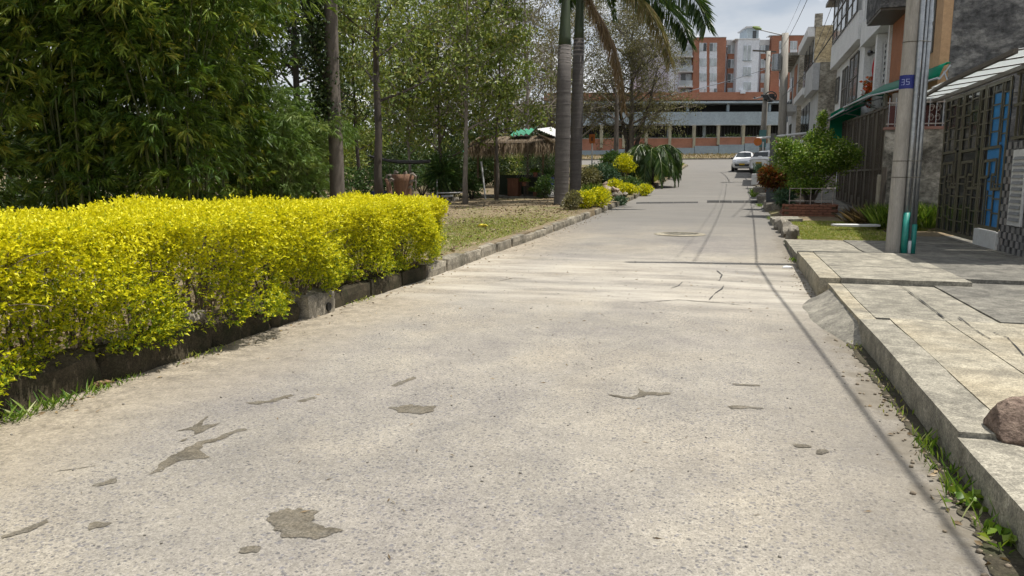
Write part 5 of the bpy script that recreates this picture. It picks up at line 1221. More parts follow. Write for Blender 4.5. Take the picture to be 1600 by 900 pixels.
# ------------------------------------------------------------------ left verge
def lv_(n):
    P = np.empty((0, 3))
    while len(P) < n:
        x = RNG.uniform(-9.5, -4.78, n); y = RNG.uniform(11.6, 26, n); q = np.stack([x, y, np.interp(y, _PY, _PZ)+.17], 1)
        q[:, 2] = [ground_h_i(a, c) - .01 for a, c in q[:, :2]]
        nz_ = np.array([mnoise.noise(Vector((p[0]*.45, p[1]*.3, 4.0))) for p in q]); cl = np.exp(-((q[:, 0]+6.1)/1.5)**2)*np.exp(-((q[:, 1]-16.5)/4.0)**2)
        P = np.vstack([P, q[RNG.random(n) < np.clip(.04 + .9*cl + .35*(nz_ > .15)*cl, 0, 1)]])
    return P[:n]
def ground_h_i(x, y):
    i = int(np.clip(np.searchsorted(xs, x)-1, 0, len(xs)-2)); j = int(np.clip(np.searchsorted(ys, y)-1, 0, len(ys)-2)); n_ = len(xs)
    u = (x-xs[i])/(xs[i+1]-xs[i]); v = (y-ys[j])/(ys[j+1]-ys[j]); g = lambda a, c: gv[c*n_+a][2]
    return (g(i, j)*(1-u)+g(i+1, j)*u)*(1-v) + (g(i, j+1)*(1-u)+g(i+1, j+1)*u)*v
grass_patch('verge_grass', lv_, 24000, .085, L_GRASS, .010, label='patchy short grass on the left verge beyond the hedge')
n = 1900; x = -4.8 - np.abs(RNG.normal(0, 2.6, n)); y = RNG.uniform(11.8, 32, n); P = np.stack([x, y, [ground_h_i(a, c)+.012 for a, c in zip(x, y)]], 1); d = unit(n); d[:, 2] *= .2
tag(link('fallen_leaves', leaf_mesh('fallen_leaves', P, d, .10, .04), L_DRY, kind='stuff'), 'brown fallen leaves strewn over the left verge and under the trees', 'leaves')
n = 9000; x = -4.78 - np.abs(RNG.normal(0, 2.2, n)); y = RNG.uniform(36, 76, n); P = np.stack([x, y, [ground_h_i(a, c) for a, c in zip(x, y)]], 1); d = unit(n)*.4; d[:, 2] = 1
tag(link('far_verge_grass', leaf_mesh('far_verge_grass', P, d, .22, .05), L_GRASS, kind='stuff'), 'green grass on the far left verge by the small palm', 'grass')
for k, (px, py, Y, s_, lb) in enumerate(((884, 318, 26.5, .26, 'round stone at the foot of the palms'), (713, 326, 29, .25, 'pale stone left on the soil before the thatched hut'), (700, 328, 28, .2, 'small stone beside the hedge end before the hut'))):
    q = at(px, py, Y); t_ = thing('verge_stone', lb, 'stone', (q.x, Y, ground_h_i(q.x, Y)-.03), k); link('stone', boulder(s_, s_*.8, s_*.7, k*5+2, 3, .25, .3), M_STONE, t_)

# ------------------------------------------------------------------ bamboo
def bamboo(label, loc, h, rad, ncul, nspray, mat, seed, lL=.2, lW=.024, zmin=.12, dens_low=.4, name='bamboo_clump', out=1.0):
    t_ = thing(name, label, 'bamboo', loc, group='bamboo behind the hedge'); rg = random.Random(seed); b = MB(); paths = []
    for k in range(ncul):
        a = rg.uniform(0, 6.28); r0 = rad*.28*math.sqrt(rg.random()); hh = h*rg.uniform(.7, 1.05); o_ = rad*rg.uniform(.5, 1.15)*out
        pts = [Vector((r0*math.cos(a) + o_*math.cos(a)*s_**2.3, r0*math.sin(a) + o_*math.sin(a)*s_**2.3, -.1 + hh*(s_ - .22*s_**5))) for s_ in [i/9 for i in range(10)]]
        b.tube(pts, [.02*(1-.85*i/9)+.003 for i in range(10)], 6, cap=False); paths.append(pts)
    b.build('culms', B_CULM, t_)
    B, D, L, V = [], [], [], []; nbr = nspray//9
    for k in range(nbr):                                    # leafy side branches, each ending in a fan of drooping sprays
        p_ = rg.choice(paths); s_ = zmin + (1-zmin)*rg.random()**(.8-dens_low*.4); f = s_*9; i = min(8, int(f)); q = p_[i].lerp(p_[i+1], f-i)
        a = rg.uniform(0, 6.28); br = Vector((math.cos(a), math.sin(a), rg.uniform(-.1, .7))).normalized(); bl = rg.uniform(.35, 1.15)*(.55+.6*s_); v0 = rg.random()
        for sp in range(9):
            t = (sp+rg.random())/9; c = q + br*bl*(.35+.65*t) + Vector((rg.gauss(0, .10), rg.gauss(0, .10), rg.gauss(0, .06) - .35*bl*t*t))
            dr = (br + Vector((rg.gauss(0, .5), rg.gauss(0, .5), rg.gauss(-.45, .35)))).normalized()
            for m_ in range(rg.randint(5, 9)):
                u_ = Vector((rg.gauss(0, .38), rg.gauss(0, .38), rg.gauss(-.1, .3))); B.append((c + dr*rg.random()*.12)[:]); D.append((dr+u_)[:]); L.append(lL*rg.uniform(.55, 1.15)); V.append(min(1, max(0, v0*.75+rg.random()*.3-.02)))
    L = np.array(L); link('foliage', leaf_mesh('foliage', np.array(B), np.array(D), L, lW*(.7+.6*RNG.random(len(L))), np.array(V), droop=.3), mat, t_, kind='stuff'); return t_
for k, (px, Y, h, rad, nc, ns, lb) in enumerate(((-60, 9.5, 7.5, 2.0, 26, 6200, 'dark bamboo clump at the left edge behind the hedge'), (120, 11.0, 8.5, 2.1, 30, 7000, 'tall dark bamboo clump behind the left part of the hedge'), (275, 12.0, 8.5, 2.0, 30, 7200, 'dense bamboo clump with drooping yellow-green sprays behind the middle of the hedge'), (360, 15.5, 9.5, 1.8, 22, 4800, 'bamboo clump with light sprays left of the bare trunk'))):
    q = at(px, 300, Y); bamboo(lb, (q.x, Y, .2), h, rad, nc, ns, L_BAMB, k+3, .2, .026, .06, dens_low=.2)
for k, (px, Y, h, rad, lb) in enumerate(((425, 17.0, 3.9, 1.5, 'pale feathery bamboo shrub just left of the bare trunk'), (480, 19.5, 4.9, 1.4, 'pale upright bamboo shrub touching the bare trunk'))):
    q = at(px, 300, Y); bamboo(lb, (q.x, Y, .2), h, rad, 24, 3000, L_BAMBL, k+23, .2, .022, .02, .6, 'bamboo_shrub', .8)

# ------------------------------------------------------------------ the grove
q = at(527, 300, 18); bt = thing('bare_trunk_tree', 'tree with a straight thick bare grey trunk and ivy behind the hedge', 'tree', (q.x, 18, .2), group='trees of the left grove')
b = MB(); pts = [(.0, 0, -.2), (0, 0, .2), (.01, 0, 2), (-.02, 0, 4), (0, 0, 6), (.05, 0, 8), (0, 0, 12)]
b.tube(pts, [.24, .205, .19, .18, .17, .16, .08], 14); b.build('trunk', B_GREY, bt, smooth=True)
b = MB(); tips = []
for i in range(12):
    a = i*2.4; z = 6.6+i*.5; L = 2.6-.1*i; e = Vector((math.cos(a)*L, math.sin(a)*L, z+1.2)); b.tube([(0, 0, z), (e*.5 + Vector((0, 0, z*.5+.1))), e], [.07, .045, .01], 6); tips += [e, e*.7+Vector((0, 0, z*.3))]
b.tube([(-.05, -.05, 3.6), (-.42, -.1, 4.6), (-.75, -.2, 6.2)], [.09, .075, .05], 7)
b.build('branches', B_GREY, bt)
T = np.array([v[:] for v in tips]); k = RNG.integers(0, len(T), 7000); P = T[k]+RNG.normal(size=(7000, 3))*.55; link('crown', leaf_mesh('crown', P, unit(7000), .11, .06), L_TREED, bt, kind='stuff')
n = 3000; z = RNG.uniform(2.9, 6.6, n); P = np.stack([-.25 + RNG.normal(0, .2, n) - .09*(z-3.5), -.12+RNG.normal(0, .15, n), z], 1); link('ivy', leaf_mesh('ivy', P, unit(n)+np.array([0, -.5, -.4]), .10, .07), L_TREED, bt, kind='stuff')

G = [ # px, Y, height, trunk radius, leaf mat, leaves, leafL, leafW, bark, crown base, spread, limbs, twigs, bare, label
 (594, 24, 12, .15, L_TREE, 4200, .17, .075, B_DARK, .30, .24, 16, 7, 2, 'slim dark trunk forking high with thin light green foliage right of the bare trunk'),
 (640, 29, 7.5, .06, L_TREE, 3800, .17, .075, B_PALE, .25, .32, 16, 7, 2, 'thin pale sapling with hanging light green leaves behind the carved stump'),
 (690, 30, 8.0, .09, L_TREE, 5000, .18, .08, B_GREY, .2, .36, 18, 7, 2, 'leafy tree with crossing branches left of the thatched hut'),
 (727, 28, 8.5, .10, L_TREE, 3800, .17, .075, B_PALE, .33, .30, 16, 7, 3, 'leaning grey trunk standing in front of the hut corner'),
 (775, 31, 7.5, .08, L_TREE, 4600, .17, .075, B_GREY, .36, .32, 16, 6, 0, 'leafy tree spreading above the thatched roof'),
 (560, 34, 10, .10, L_TREE, 5500, .2, .09, B_DARK, .2, .28, 16, 6, 1, 'loose tree seen between the bare trunk and the slim dark trunk'),
 (470, 30, 13, .2, L_TREED, 7500, .2, .1, B_DARK, .25, .28, 18, 6, 0, 'dark ivy-clad tree behind the pale bamboo'),
 (755, 46, 15, .16, L_DRYT, 6500, .16, .07, B_PALE, .22, .26, 24, 9, 6, 'grey bare-twigged tree rising above the hut'),
 (825, 44, 14.5, .15, L_DRYT, 6500, .16, .07, B_PALE, .25, .32, 24, 9, 6, 'bare twiggy tree directly left of the palms'),
 (680, 50, 16, .17, L_DRYT, 3200, .18, .08, B_PALE, .25, .28, 24, 9, 5, 'tall grey twiggy tree in the back of the grove'),
 (610, 52, 15, .15, L_TREE, 5500, .24, .1, B_GREY, .3, .24, 18, 6, 1, 'tall thin-leaved tree at the back of the grove'),
 (905, 56, 13, .15, L_DRYT, 5500, .16, .07, B_PALE, .2, .34, 24, 9, 5, 'twiggy olive tree just right of the palms'),
 (20, 21, 12, .16, L_TREED, 9000, .2, .1, B_DARK, .12, .3, 20, 6, 0, 'dark dense tree behind the leftmost bamboo'),
 (190, 24, 12, .16, L_TREED, 9000, .2, .1, B_DARK, .12, .3, 20, 6, 0, 'dark dense tree behind the tall bamboo'),
 (330, 26, 12, .16, L_TREED, 9000, .2, .1, B_DARK, .12, .3, 20, 6, 0, 'dark dense tree behind the drooping bamboo'),
 (540, 42, 13, .14, L_TREE, 5200, .24, .1, B_GREY, .15, .28, 18, 6, 1, 'light leafy tree far behind the bare trunk'),
 (790, 58, 16, .17, L_DRYT, 7500, .18, .08, B_PALE, .2, .28, 24, 9, 5, 'pale twiggy tree far behind the hut'),
 (725, 60, 17, .17, L_DRYT, 7500, .18, .08, B_PALE, .2, .28, 24, 9, 5, 'tall pale twiggy tree at the back left of the hut'),
 (860, 60, 12, .15, L_DRYT, 5000, .2, .09, B_PALE, .15, .36, 22, 9, 5, 'twiggy tree behind the palm trunks'),
]
for k, (px, Y, h, tr, m_, nl, lL, lW, bk_, cb, spd, lim, tw, bare, lb) in enumerate(G):
    q = at(px, 300, Y); tree('grove_tree', lb, (q.x, Y, ground_h_i(q.x, Y)-.05), h, tr, m_, nl, lL*1.08, lW*1.08, bk_, cb, spd, lim, tw, seed=k+1, bare=bare, lean=((random.random()-.5)*.08, 0), clump=.3)
# fine-twigged tree with three trunks before the apartment block
q = at(985, 250, 58); ft = tree('fine_twigged_tree', 'wide fine-twigged olive tree before the apartment block, right of the palms', (q.x, 58, zl(58)), 11.5, .24, L_DRYT, 26000, .15, .065, B_GREY, .2, .42, 32, 9, seed=77, bare=6, clump=.26, cone=.35, group=None)
b = MB(); b.tube([(.2, 0, -.1), (.35, .1, 2), (1.2, .2, 5), (1.9, 0, 8)], [.2, .17, .11, .03], 8); b.tube([(-.25, 0, -.1), (-.3, 0, 2.5), (-1.1, .2, 5.5), (-2, 0, 8.5)], [.19, .16, .1, .03], 8); b.build('side_trunks', B_DARK, ft)
q = at(962, 250, 54); t_ = thing('bare_post_trunk', 'straight slender trunk left of the fine-twigged tree', 'tree', (q.x, 54, zl(54)), group='trees of the left grove'); MB().tube([(0, 0, -.1), (.02, 0, 3), (0, 0, 6)], [.2, .18, .12], 9).build('trunk', B_GREY, t_)
b = MB(); 
for i in range(9): a = i*2.4; b.tube([(0, 0, 3.6+i*.28), (math.cos(a)*.7, math.sin(a)*.7, 4.3+i*.3), (math.cos(a)*1.3, math.sin(a)*1.3, 4.7+i*.33)], [.06, .04, .01], 5)
b.build('branches', B_GREY, t_)
# understory
U = [(330, 16, 1.0, 1.2, L_SHRUB, 'broad-leaved shrub showing above the hedge below the bamboo', .16, .07, 1500), (385, 16.5, .8, 1.1, L_SHRUB, 'bright leafy shrub behind the middle of the hedge', .15, .06, 1300), (20, 15, 1.4, 1.3, L_TREED, 'dark shrub behind the hedge at the left edge', .14, .06, 1600),
     (560, 27, 1.6, 1.7, L_SHRUB, 'dark understory shrub right of the bare trunk', .16, .06, 1700), (610, 31, 1.8, 1.9, L_SHRUB, 'understory shrub behind the carved stump', .16, .06, 1800), (660, 34, 1.8, 2.0, L_SHRUB, 'understory shrub between the stump and the hut', .16, .06, 1800), (705, 31, 1.1, 1.0, L_TREED, 'low dark shrub at the left corner of the hut', .14, .05, 1200),
     (520, 40, 3.0, 3.2, L_TREE, 'large green shrub deep in the grove behind the bare trunk', .24, .1, 3000), (590, 45, 3.2, 3.6, L_TREED, 'large dark shrub deep in the grove', .24, .1, 3000), (665, 47, 3.2, 3.4, L_TREE, 'large green shrub behind the saplings', .24, .1, 3000), (745, 50, 3.2, 3.2, L_TREED, 'large dark shrub behind the hut', .24, .1, 3000), (815, 52, 3.0, 3.0, L_TREE, 'green shrub behind the right side of the hut', .24, .1, 2600), (440, 33, 2.6, 3.0, L_TREED, 'dark shrub behind the pale bamboo', .2, .09, 2600), (860, 50, 2.0, 2.0, L_SHRUB, 'green shrub seen between hut and palms', .2, .08, 1600),
     (737, 31.5, .6, 1.2, L_SHRUB, 'small green shrub at the left front corner of the hut', .14, .05, 900), (852, 32.2, .55, 1.1, L_SHRUB, 'small green shrub between the hut and the palms', .14, .05, 900), (722, 41, 1.9, 2.6, L_SHRUB, 'green shrub behind the leaning white post', .2, .08, 2600), (700, 38, 1.8, 2.6, L_TREED, 'dark shrub left behind the hut', .2, .08, 2400), (640, 38, 1.8, 2.4, L_TREED, 'dark shrub behind the stumps', .2, .08, 2400), (755, 42, 2.2, 2.4, L_TREED, 'dark shrub close behind the hut', .2, .08, 2600), (850, 42, 1.6, 2.4, L_SHRUB, 'green shrub at the right end of the hut', .2, .08, 2400),
     (300, 24, 2.5, 3.4, L_TREED, 'dark thicket shrub behind the middle bamboo', .2, .08, 2600), (180, 22, 2.5, 3.4, L_TREED, 'dark thicket shrub behind the left bamboo', .2, .08, 2600), (60, 20, 2.5, 3.2, L_TREED, 'dark thicket shrub behind the leftmost bamboo', .2, .08, 2600)]
for k, (px, Y, rx, hz, m_, lb, lL, lW, nn_) in enumerate(U):
    q = at(px, 300, Y); shrub('understory_shrub', lb, 'shrub', (q.x, Y, ground_h_i(q.x, Y)), (rx, rx, hz*.58), nn_, m_, lL, lW, 6, B_DARK, 'shrubs of the left grove', 8)
# a far wood that closes the view behind the grove
n = 26000; px_ = RNG.uniform(-150, 880, n); Y_ = RNG.uniform(62, 78, n)
X_ = np.array([at(a, 250, c).x for a, c in zip(px_, Y_)]); tz = 6.0 + 1.2*np.sin(X_*.35) + 1.0*np.sin(X_*.9+1); Z_ = np.interp(Y_, _PY, _PZ) + tz*RNG.random(n)**.8
o = link('far_wood', leaf_mesh('far_wood', np.stack([X_, Y_, Z_], 1), unit(n), .55, .3), L_TREED, kind='stuff'); tag(o, 'dark mass of trees closing the back of the grove', 'trees')

# ------------------------------------------------------------------ royal palms
M_PTR = None
def palm_trunk_mat():
    m, t, p, _ = newmat('palm_trunk'); v = geo(t)
    mp = t.nodes.new('ShaderNodeMapping'); mp.inputs['Scale'].default_value = (.6, .6, 7); t.links.new(v, mp.inputs[0]); a = noise(t, mp.outputs[0], 1.4, 5, .6); f = noise(t, v, 16, 5)
    c = ramp(t, a.outputs[0], [(.3, (.075, .067, .063)), (.55, (.105, .095, .089)), (.75, (.14, .127, .118))]).outputs[0]
    c = mixc(t, .4, c, ramp(t, f.outputs[0], [(.3, (.5,)*3), (.7, (1.15,)*3)]).outputs[0], 'MULTIPLY'); t.links.new(c, p.inputs['Base Color']); p.inputs['Roughness'].default_value = .85; bump(t, p, a.outputs[0], .5, .03); return m
M_PTR = palm_trunk_mat(); M_CSH = plain('crownshaft', (.06, .085, .04), (.035, .05, .025), 3, .6, .15, stretch=(3, 3, .5))
def royal_palm(label, px0, px1, Y, r, fronds, zc):
    a = at(px0, 320, Y); z0 = ground_h_i(a.x, Y)-.1; t2_ = at(px1, 0, Y); t_ = thing('royal_palm', label, 'palm', (a.x, Y, z0), group='royal palms at the kerb')
    def ax(z): return Vector(((t2_.x-a.x)*z/(t2_.z-z0), 0, z))
    zs = [0, .15, .6, 1.4, 2.4, 3.5, 4.6, zc]; rs = [1.22, 1.1, 1.04, 1.06, 1.08, 1.06, 1.0, .92]
    b = MB(); b.tube([ax(z) for z in zs], [r*k for k in rs], 18); tr_ = b.build('trunk', M_PTR, t_, smooth=True)
    for k, z in enumerate(list(np.arange(.5, zc-.9, .42)) + [zc-.62, zc-.45, zc-.3, zc-.16, zc-.03]):
        rr = r*np.interp(z, zs, rs)
        b = MB(); b.tube([ax(z-.025), ax(z), ax(z+.025)], [rr*1.003, rr*1.03, rr*1.003], 18, cap=False); b.build('leaf_scar_ring', M_PTR if z < zc-.8 else plain('pale_ring', (.3, .27, .25), None, 8, .8, .1) if 'pale_ring' not in MATS else MATS['pale_ring'], tr_, smooth=True)
    b = MB(); b.tube([ax(z) for z in (zc-.02, zc+.3, zc+1.0, zc+2.0, zc+2.6)], [r*.9, r*.86, r*.72, r*.5, r*.34], 14); b.build('crownshaft', M_CSH, t_, smooth=True)
    top = ax(zc+2.5)
    for (dx, dy, dz, L, kind, drp) in fronds:
        m_ = {'g': L_PALM, 'y': L_PALMY, 'd': L_PALMD}[kind]
        frond(t_, top, (dx, dy, dz), L, m_, 78, .72 if kind != 'd' else .5, .045, drp, hang=.55 if kind == 'g' else 1.1, rach=mat_r if kind == 'g' else mat_rd)
    return t_, top, ax
FR = [(1, -.1, .65, 4.6, 'g', 1.5), (.85, -.6, .55, 4.6, 'g', 1.6), (-1, .2, .8, 4.4, 'g', 1.4), (-.6, -.8, .75, 4.4, 'g', 1.5), (-.2, 1, .8, 4.2, 'g', 1.4), (.4, .9, .8, 4.2, 'g', 1.4), (0, -1, 1.0, 4.2, 'g', 1.4), (.1, .1, 1.5, 3.4, 'g', .5)]
royal_palm('left royal palm with a pale grey ringed trunk at the verge', 877, 884, 28.0, .265, FR[2:], 6.0)
rp2, top2, ax2 = royal_palm('right royal palm with dark trunk and dry hanging fronds, just behind the left palm', 898, 906, 30.0, .23, FR[2:5], 6.5)
def guided(parent, off, P, mat, n, leafL, leafW, hang, rach, name='frond'):
    """frond whose rachis runs through given points"""
    P = [Vector(p)-Vector(off) for p in P]; st = 16; C = []
    for k in range(st+1):
        f = k/st*(len(P)-1); i = min(len(P)-2, int(f)); u = f-i; p0, p1, p2_, p3_ = P[max(i-1, 0)], P[i], P[i+1], P[min(i+2, len(P)-1)]
        C.append(.5*((2*p1)+(p2_-p0)*u+(2*p0-5*p1+4*p2_-p3_)*u*u+(3*p1-p0-3*p2_+p3_)*u**3))
    b = MB(); b.tube(C, [.055*(1-k/(st+2))+.006 for k in range(st+1)], 6); fr = b.build(name, rach, parent)
    A_ = np.array([c[:] for c in C]); s_ = np.linspace(.1, .995, n); f = s_*st; i = np.minimum(f.astype(int), st-1); t_ = (f-i)[:, None]
    Q = A_[i]*(1-t_)+A_[i+1]*t_; T = A_[i+1]-A_[i]; T /= np.linalg.norm(T, axis=1, keepdims=True); sd = np.cross(T, np.array([.25, 1, .35])); sd /= np.linalg.norm(sd, axis=1, keepdims=True); up = np.cross(sd, T)
    LL = leafL*np.sin((s_*.9+.08)*math.pi).clip(.35, 1)**.6; B, D, Ln = [], [], []
    for sg in (-1, 1):
        for tl in (.5, 0, -.4):
            B.append(Q+RNG.normal(size=Q.shape)*.01); D.append(sd*sg + T*.6 + up*(tl+.2*RNG.normal(size=(n, 1))) + np.array([0, 0, -1.0])*hang*(.7+.5*RNG.random((n, 1)))); Ln.append(LL*(.75+.4*RNG.random(n)))
    link('leaflets', leaf_mesh('leaflets', np.concatenate(B), np.concatenate(D), np.concatenate(Ln), leafW, fold=.3, droop=.3), mat, fr, kind='stuff'); return fr
O2 = rp2.location; tp = Vector(O2) + top2
guided(rp2, O2, [tp, at(960, -55, 29.6), at(1030, -40, 29.2), at(1085, -2, 29), at(1104, 40, 28.9)], L_PALM, 100, .95, .05, .75, mat_r)
guided(rp2, O2, [tp, at(970, -30, 30.5), at(1020, -10, 30.5), at(1062, 30, 30.4), at(1075, 62, 30.4)], L_PALM, 90, .95, .05, .9, mat_r)
guided(rp2, O2, [tp, at(955, -40, 29.2), at(1000, -5, 28.8), at(1030, 40, 28.6), at(1047, 95, 28.5)], L_PALMY, 90, .75, .04, 1.5, mat_rd)
guided(rp2, O2, [tp + Vector((0, 0, -.3)), at(928, 10, 29.5), at(950, 50, 29.3), at(966, 105, 29.2), at(975, 165, 29.2)], L_PALMD, 110, .7, .03, 2.6, mat_rd, 'dead_frond')
# hut, stump and garden things
M_TARP = plain('green_tarp', (.01, .25, .13), (.008, .16, .09), 3, .5, .2)
hz = ground_h_i(-9, 33)
q0, q1 = at(742, 312, 33), at(866, 312, 33); hut = thing('thatched_hut', 'open garden hut with shaggy thatch roof, green tarp and white corrugated sheet beside the palms', 'hut', ((q0.x+q1.x)/2, 34, hz))
wd = (q1.x-q0.x)/2; HT = at(800, 222, 33).z - hz
for (x, y) in ((-wd+.15, -1), (wd-.55, -1), (-wd+.15, 1.6), (wd-.3, 1.6), (-.1, 1.7)): MB().tube([(x, y, -.1), (x+.02, y, HT)], .05, 7).build('post', plain('hut_post', (.2, .145, .09), None, 4, .85, .2) if 'hut_post' not in MATS else MATS['hut_post'], hut)
MB().add([(-wd-.1, -1.3, HT-.05), (wd+.1, -1.3, HT-.05), (wd+.1, 2.0, HT+.1), (-wd-.1, 2.0, HT+.1), (0, .3, HT+.38)], [(0, 1, 4), (1, 2, 4), (2, 3, 4), (3, 0, 4), (3, 2, 1, 0)]).build('roof_core', plain('thatch_core', (.1, .075, .05), None, 5, .9, .3), hut)
n = 8200; t1 = RNG.random(n); side = RNG.random(n); B = np.zeros((n, 3)); D = np.zeros((n, 3))
fr_ = side < .68; e = RNG.random(n)
B[:, 0] = np.where(fr_, -wd-.1+(2*wd+.2)*t1, np.where(side < .85, wd+.12, -wd-.12)); B[:, 1] = np.where(fr_, -1.32, -1.3+3.3*t1); B[:, 2] = HT-.04 + .34*e; B[:, 1] += np.where(fr_, 1.35*e, 0); B[:, 0] -= np.where(~fr_, np.sign(B[:, 0])*.9*e, 0)
D[:, 0] = RNG.normal(0, .25, n) + np.where(~fr_, np.sign(B[:, 0])*.4, 0); D[:, 1] = np.where(fr_, -.35-1.3*e, RNG.normal(0, .25, n)); D[:, 0] += np.where(~fr_, np.sign(B[:, 0])*1.3*e, 0); D[:, 2] = -1+.35*e; B[:, 2] += .05
link('thatch', leaf_mesh('thatch', B, D, .42+.45*RNG.random(n), .035, droop=.1), L_THATCH, hut, kind='stuff')
def sheet(par, name, mat, o_, ux, uy, nx_, amp):
    b = MB(); V = []; o_, ux, uy = Vector(o_), Vector(ux), Vector(uy); nn_ = ux.cross(uy).normalized()
    for j in range(4):
        for i in range(nx_+1): V.append(o_ + ux*i/nx_ + uy*j/3 + nn_*amp*math.sin(i*math.pi) + nn_*amp*(1 if i % 2 else -1))
    b.add(V, [(j*(nx_+1)+i, j*(nx_+1)+i+1, (j+1)*(nx_+1)+i+1, (j+1)*(nx_+1)+i) for j in range(3) for i in range(nx_)]); o = b.build(name, mat, par); md = o.modifiers.new('t', 'SOLIDIFY'); md.thickness = .01; return o
sheet(hut, 'corrugated_sheet', M_WPAINT, (wd-.95, -.7, HT+.6), (1.25, 0, -.5), (.2, 1.9, .2), 22, .02)
sheet(hut, 'tarp', M_TARP, (-.35, -.75, HT+.28), (1.1, 0, .1), (0, .9, .3), 9, .05); sheet(hut, 'tarp', M_TARP, (-wd-.75, -.9, HT-.42), (.85, 0, .1), (0, .8, .25), 8, .05)
lt = MB()
for k in range(13): lt.beam((wd-1.5+k*.12-.5, -.3, .95), (wd-1.5+k*.12+.35, -.3, 2.1), .02); lt.beam((wd-1.5+k*.12+.35, -.28, .95), (wd-1.5+k*.12-.5, -.28, 2.1), .02)
lt.build('lattice_screen', plain('lattice_grey', (.22, .23, .22), None, 5, .7, .1), hut)
MB().box(-wd-.6, wd+.2, -1.5, 2.1, -.15, .09).build('floor_step', M_CONCD, hut); MB().box(-wd, wd-.2, 1.9, 1.96, 0, HT*.42).build('dark_backing', plain('interior_shade', (.05, .065, .04), None, 3, .9, .2), hut)  # dark sheet at the back is added, standing in for the hut's shaded interior
hx, hy = hut.location.x, 34
def prop(name, label, cat, x, y, z=.09, rz=0): return thing(name, label, cat, (hx+x, hy+y, hz+z), rz)
c_ = prop('wooden_cabinet', 'reddish wooden cabinet standing inside the thatched hut', 'cabinet', -.12, -.5); MW = plain('red_wood', (.19, .07, .03), (.12, .045, .02), 3, .6, .15, stretch=(5, 5, 1))
MB().box(-.27, .27, -.25, .25, 0, .78).build('cabinet_body', MW, c_, bevel=.01); MB().box(-.3, .3, -.28, .28, .78, .82).build('cabinet_top', MW, c_); 
for s_ in (-1, 1): MB().box(.01*s_ if s_ > 0 else -.25, .25 if s_ > 0 else -.01, -.265, -.251, .05, .74).build('cabinet_door', MW, c_)
c_ = prop('plant_shelf', 'low wooden plant shelf right of the cabinet in the hut', 'shelf', .85, -.3)
for z in (.02, .42, .85): MB().box(-.55, .45, -.18, .18, z, z+.04).build('shelf_board', M_WOOD, c_)
for x in (-.53, .41): MB().box(x, x+.04, -.17, .17, 0, .88).build('shelf_side', M_WOOD, c_)
for k, (x, y, z, s_, lb) in enumerate(((.35, -.55, .55, .26, 'small pale-leaved potted plant at the right of the cabinet'), (.85, -.35, .98, .26, 'potted plant on top of the plant shelf'), (.95, -.7, .09, .32, 'spiky potted plant on the floor before the plant shelf'))):
    t_ = prop('potted_plant', lb, 'plant', x, y, z); t_['group'] = 'potted plants in the hut'; MB().tube([(0, 0, 0), (0, 0, .2)], [.09, .12], 10).build('pot_body', MATS['clay_pot'], t_); P = np.zeros((60, 3)); P[:, 2] = .2; d = unit(60); d[:, 2] = np.abs(d[:, 2])+.2; link('foliage', leaf_mesh('foliage', P, d, s_*1.5, .06, droop=.3), L_CITRUS, t_)
c_ = prop('white_crate', 'white slatted crate under the blue pot at the right of the hut', 'crate', wd-.12, -1.0)
for i in range(3):
    for z in (.02, .22, .42): MB().box(-.3, .3, -.28+i*.26, -.25+i*.26, z, z+.07).build('crate_slat', M_WPAINT, c_)
for x in (-.3, -.02, .26): MB().box(x, x+.05, -.3, .28, 0, .5).build('crate_post', M_WPAINT, c_)
c_ = prop('blue_pot', 'blue pot with spiky plant on the white crate', 'pot', wd-.25, -1.0, .59); MB().tube([(0, 0, 0), (0, 0, .36)], [.18, .24], 14).build('pot_body', plain('blue_pot', (.012, .03, .3), None, 5, .4, 0), c_); P = np.zeros((80, 3)); P[:, 2] = .34; d = unit(80)*.7; d[:, 2] = np.abs(d[:, 2])+.5; link('foliage', leaf_mesh('foliage', P, d, .6, .04), L_SHRUB, c_)
q = at(755, 285, 31.5); c_ = thing('white_prop', 'leaning white post before the left side of the hut', 'post', (q.x, 31.6, hz)); MB().tube([(.08, 0, -.1), (-.12, 0, 1.65)], .04, 7).build('post_shaft', M_WPAINT, c_)
q = at(683, 290, 29); c_ = thing('metal_table', 'small white metal table frame near the end of the hedge', 'table', (q.x, 29, .35))
for x in (0, 1.25): MB().tube([(x, 0, -.1), (x, 0, 1.1)], .022, 6).build('leg', M_WPAINT, c_)
MB().tube([(0, 0, .55), (1.25, 0, .58)], .025, 6).build('crossbar', M_WPAINT, c_); MB().tube([(0, .5, .4), (.5, .5, .42)], .05, 6).build('seat_bar', M_WPAINT, c_)
c_ = shrub('dracaena', 'spiky dark green dracaena behind the white table frame', 'plant', (at(688, 270, 29.5).x, 29.6, .5), (.62, .6, .75), 700, L_SHRUB, .5, .06, 3, lift=.7, droop=.35)
q = at(630, 300, 25); c_ = thing('carved_stump', 'thick brown carved tree stump with peeling fringed top behind the hedge end', 'stump', (q.x, 25, .25)); MS = plain('stump_wood', (.24, .13, .075), (.14, .08, .05), 4, .85, .5, stretch=(3, 3, .6))
b = MB(); nn_ = 16; V = []
for z, r in ((-.1, .36), (.3, .33), (.8, .32), (1.15, .36), (1.4, .42)):
    for i in range(nn_): a = 6.283*i/nn_; rr = r*(1+.12*mnoise.noise(Vector((math.cos(a)*1.5, math.sin(a)*1.5, z*1.3)))); V.append((rr*math.cos(a), rr*math.sin(a), z + (.1*mnoise.noise(Vector((math.cos(a)*3, math.sin(a)*3, 0))) if z > 1.3 else 0)))
b.add(V, [(k*nn_+i, k*nn_+(i+1) % nn_, (k+1)*nn_+(i+1) % nn_, (k+1)*nn_+i) for k in range(4) for i in range(nn_)] + [tuple(4*nn_+i for i in range(nn_))]); b.build('stump_body', MS, c_, smooth=True)
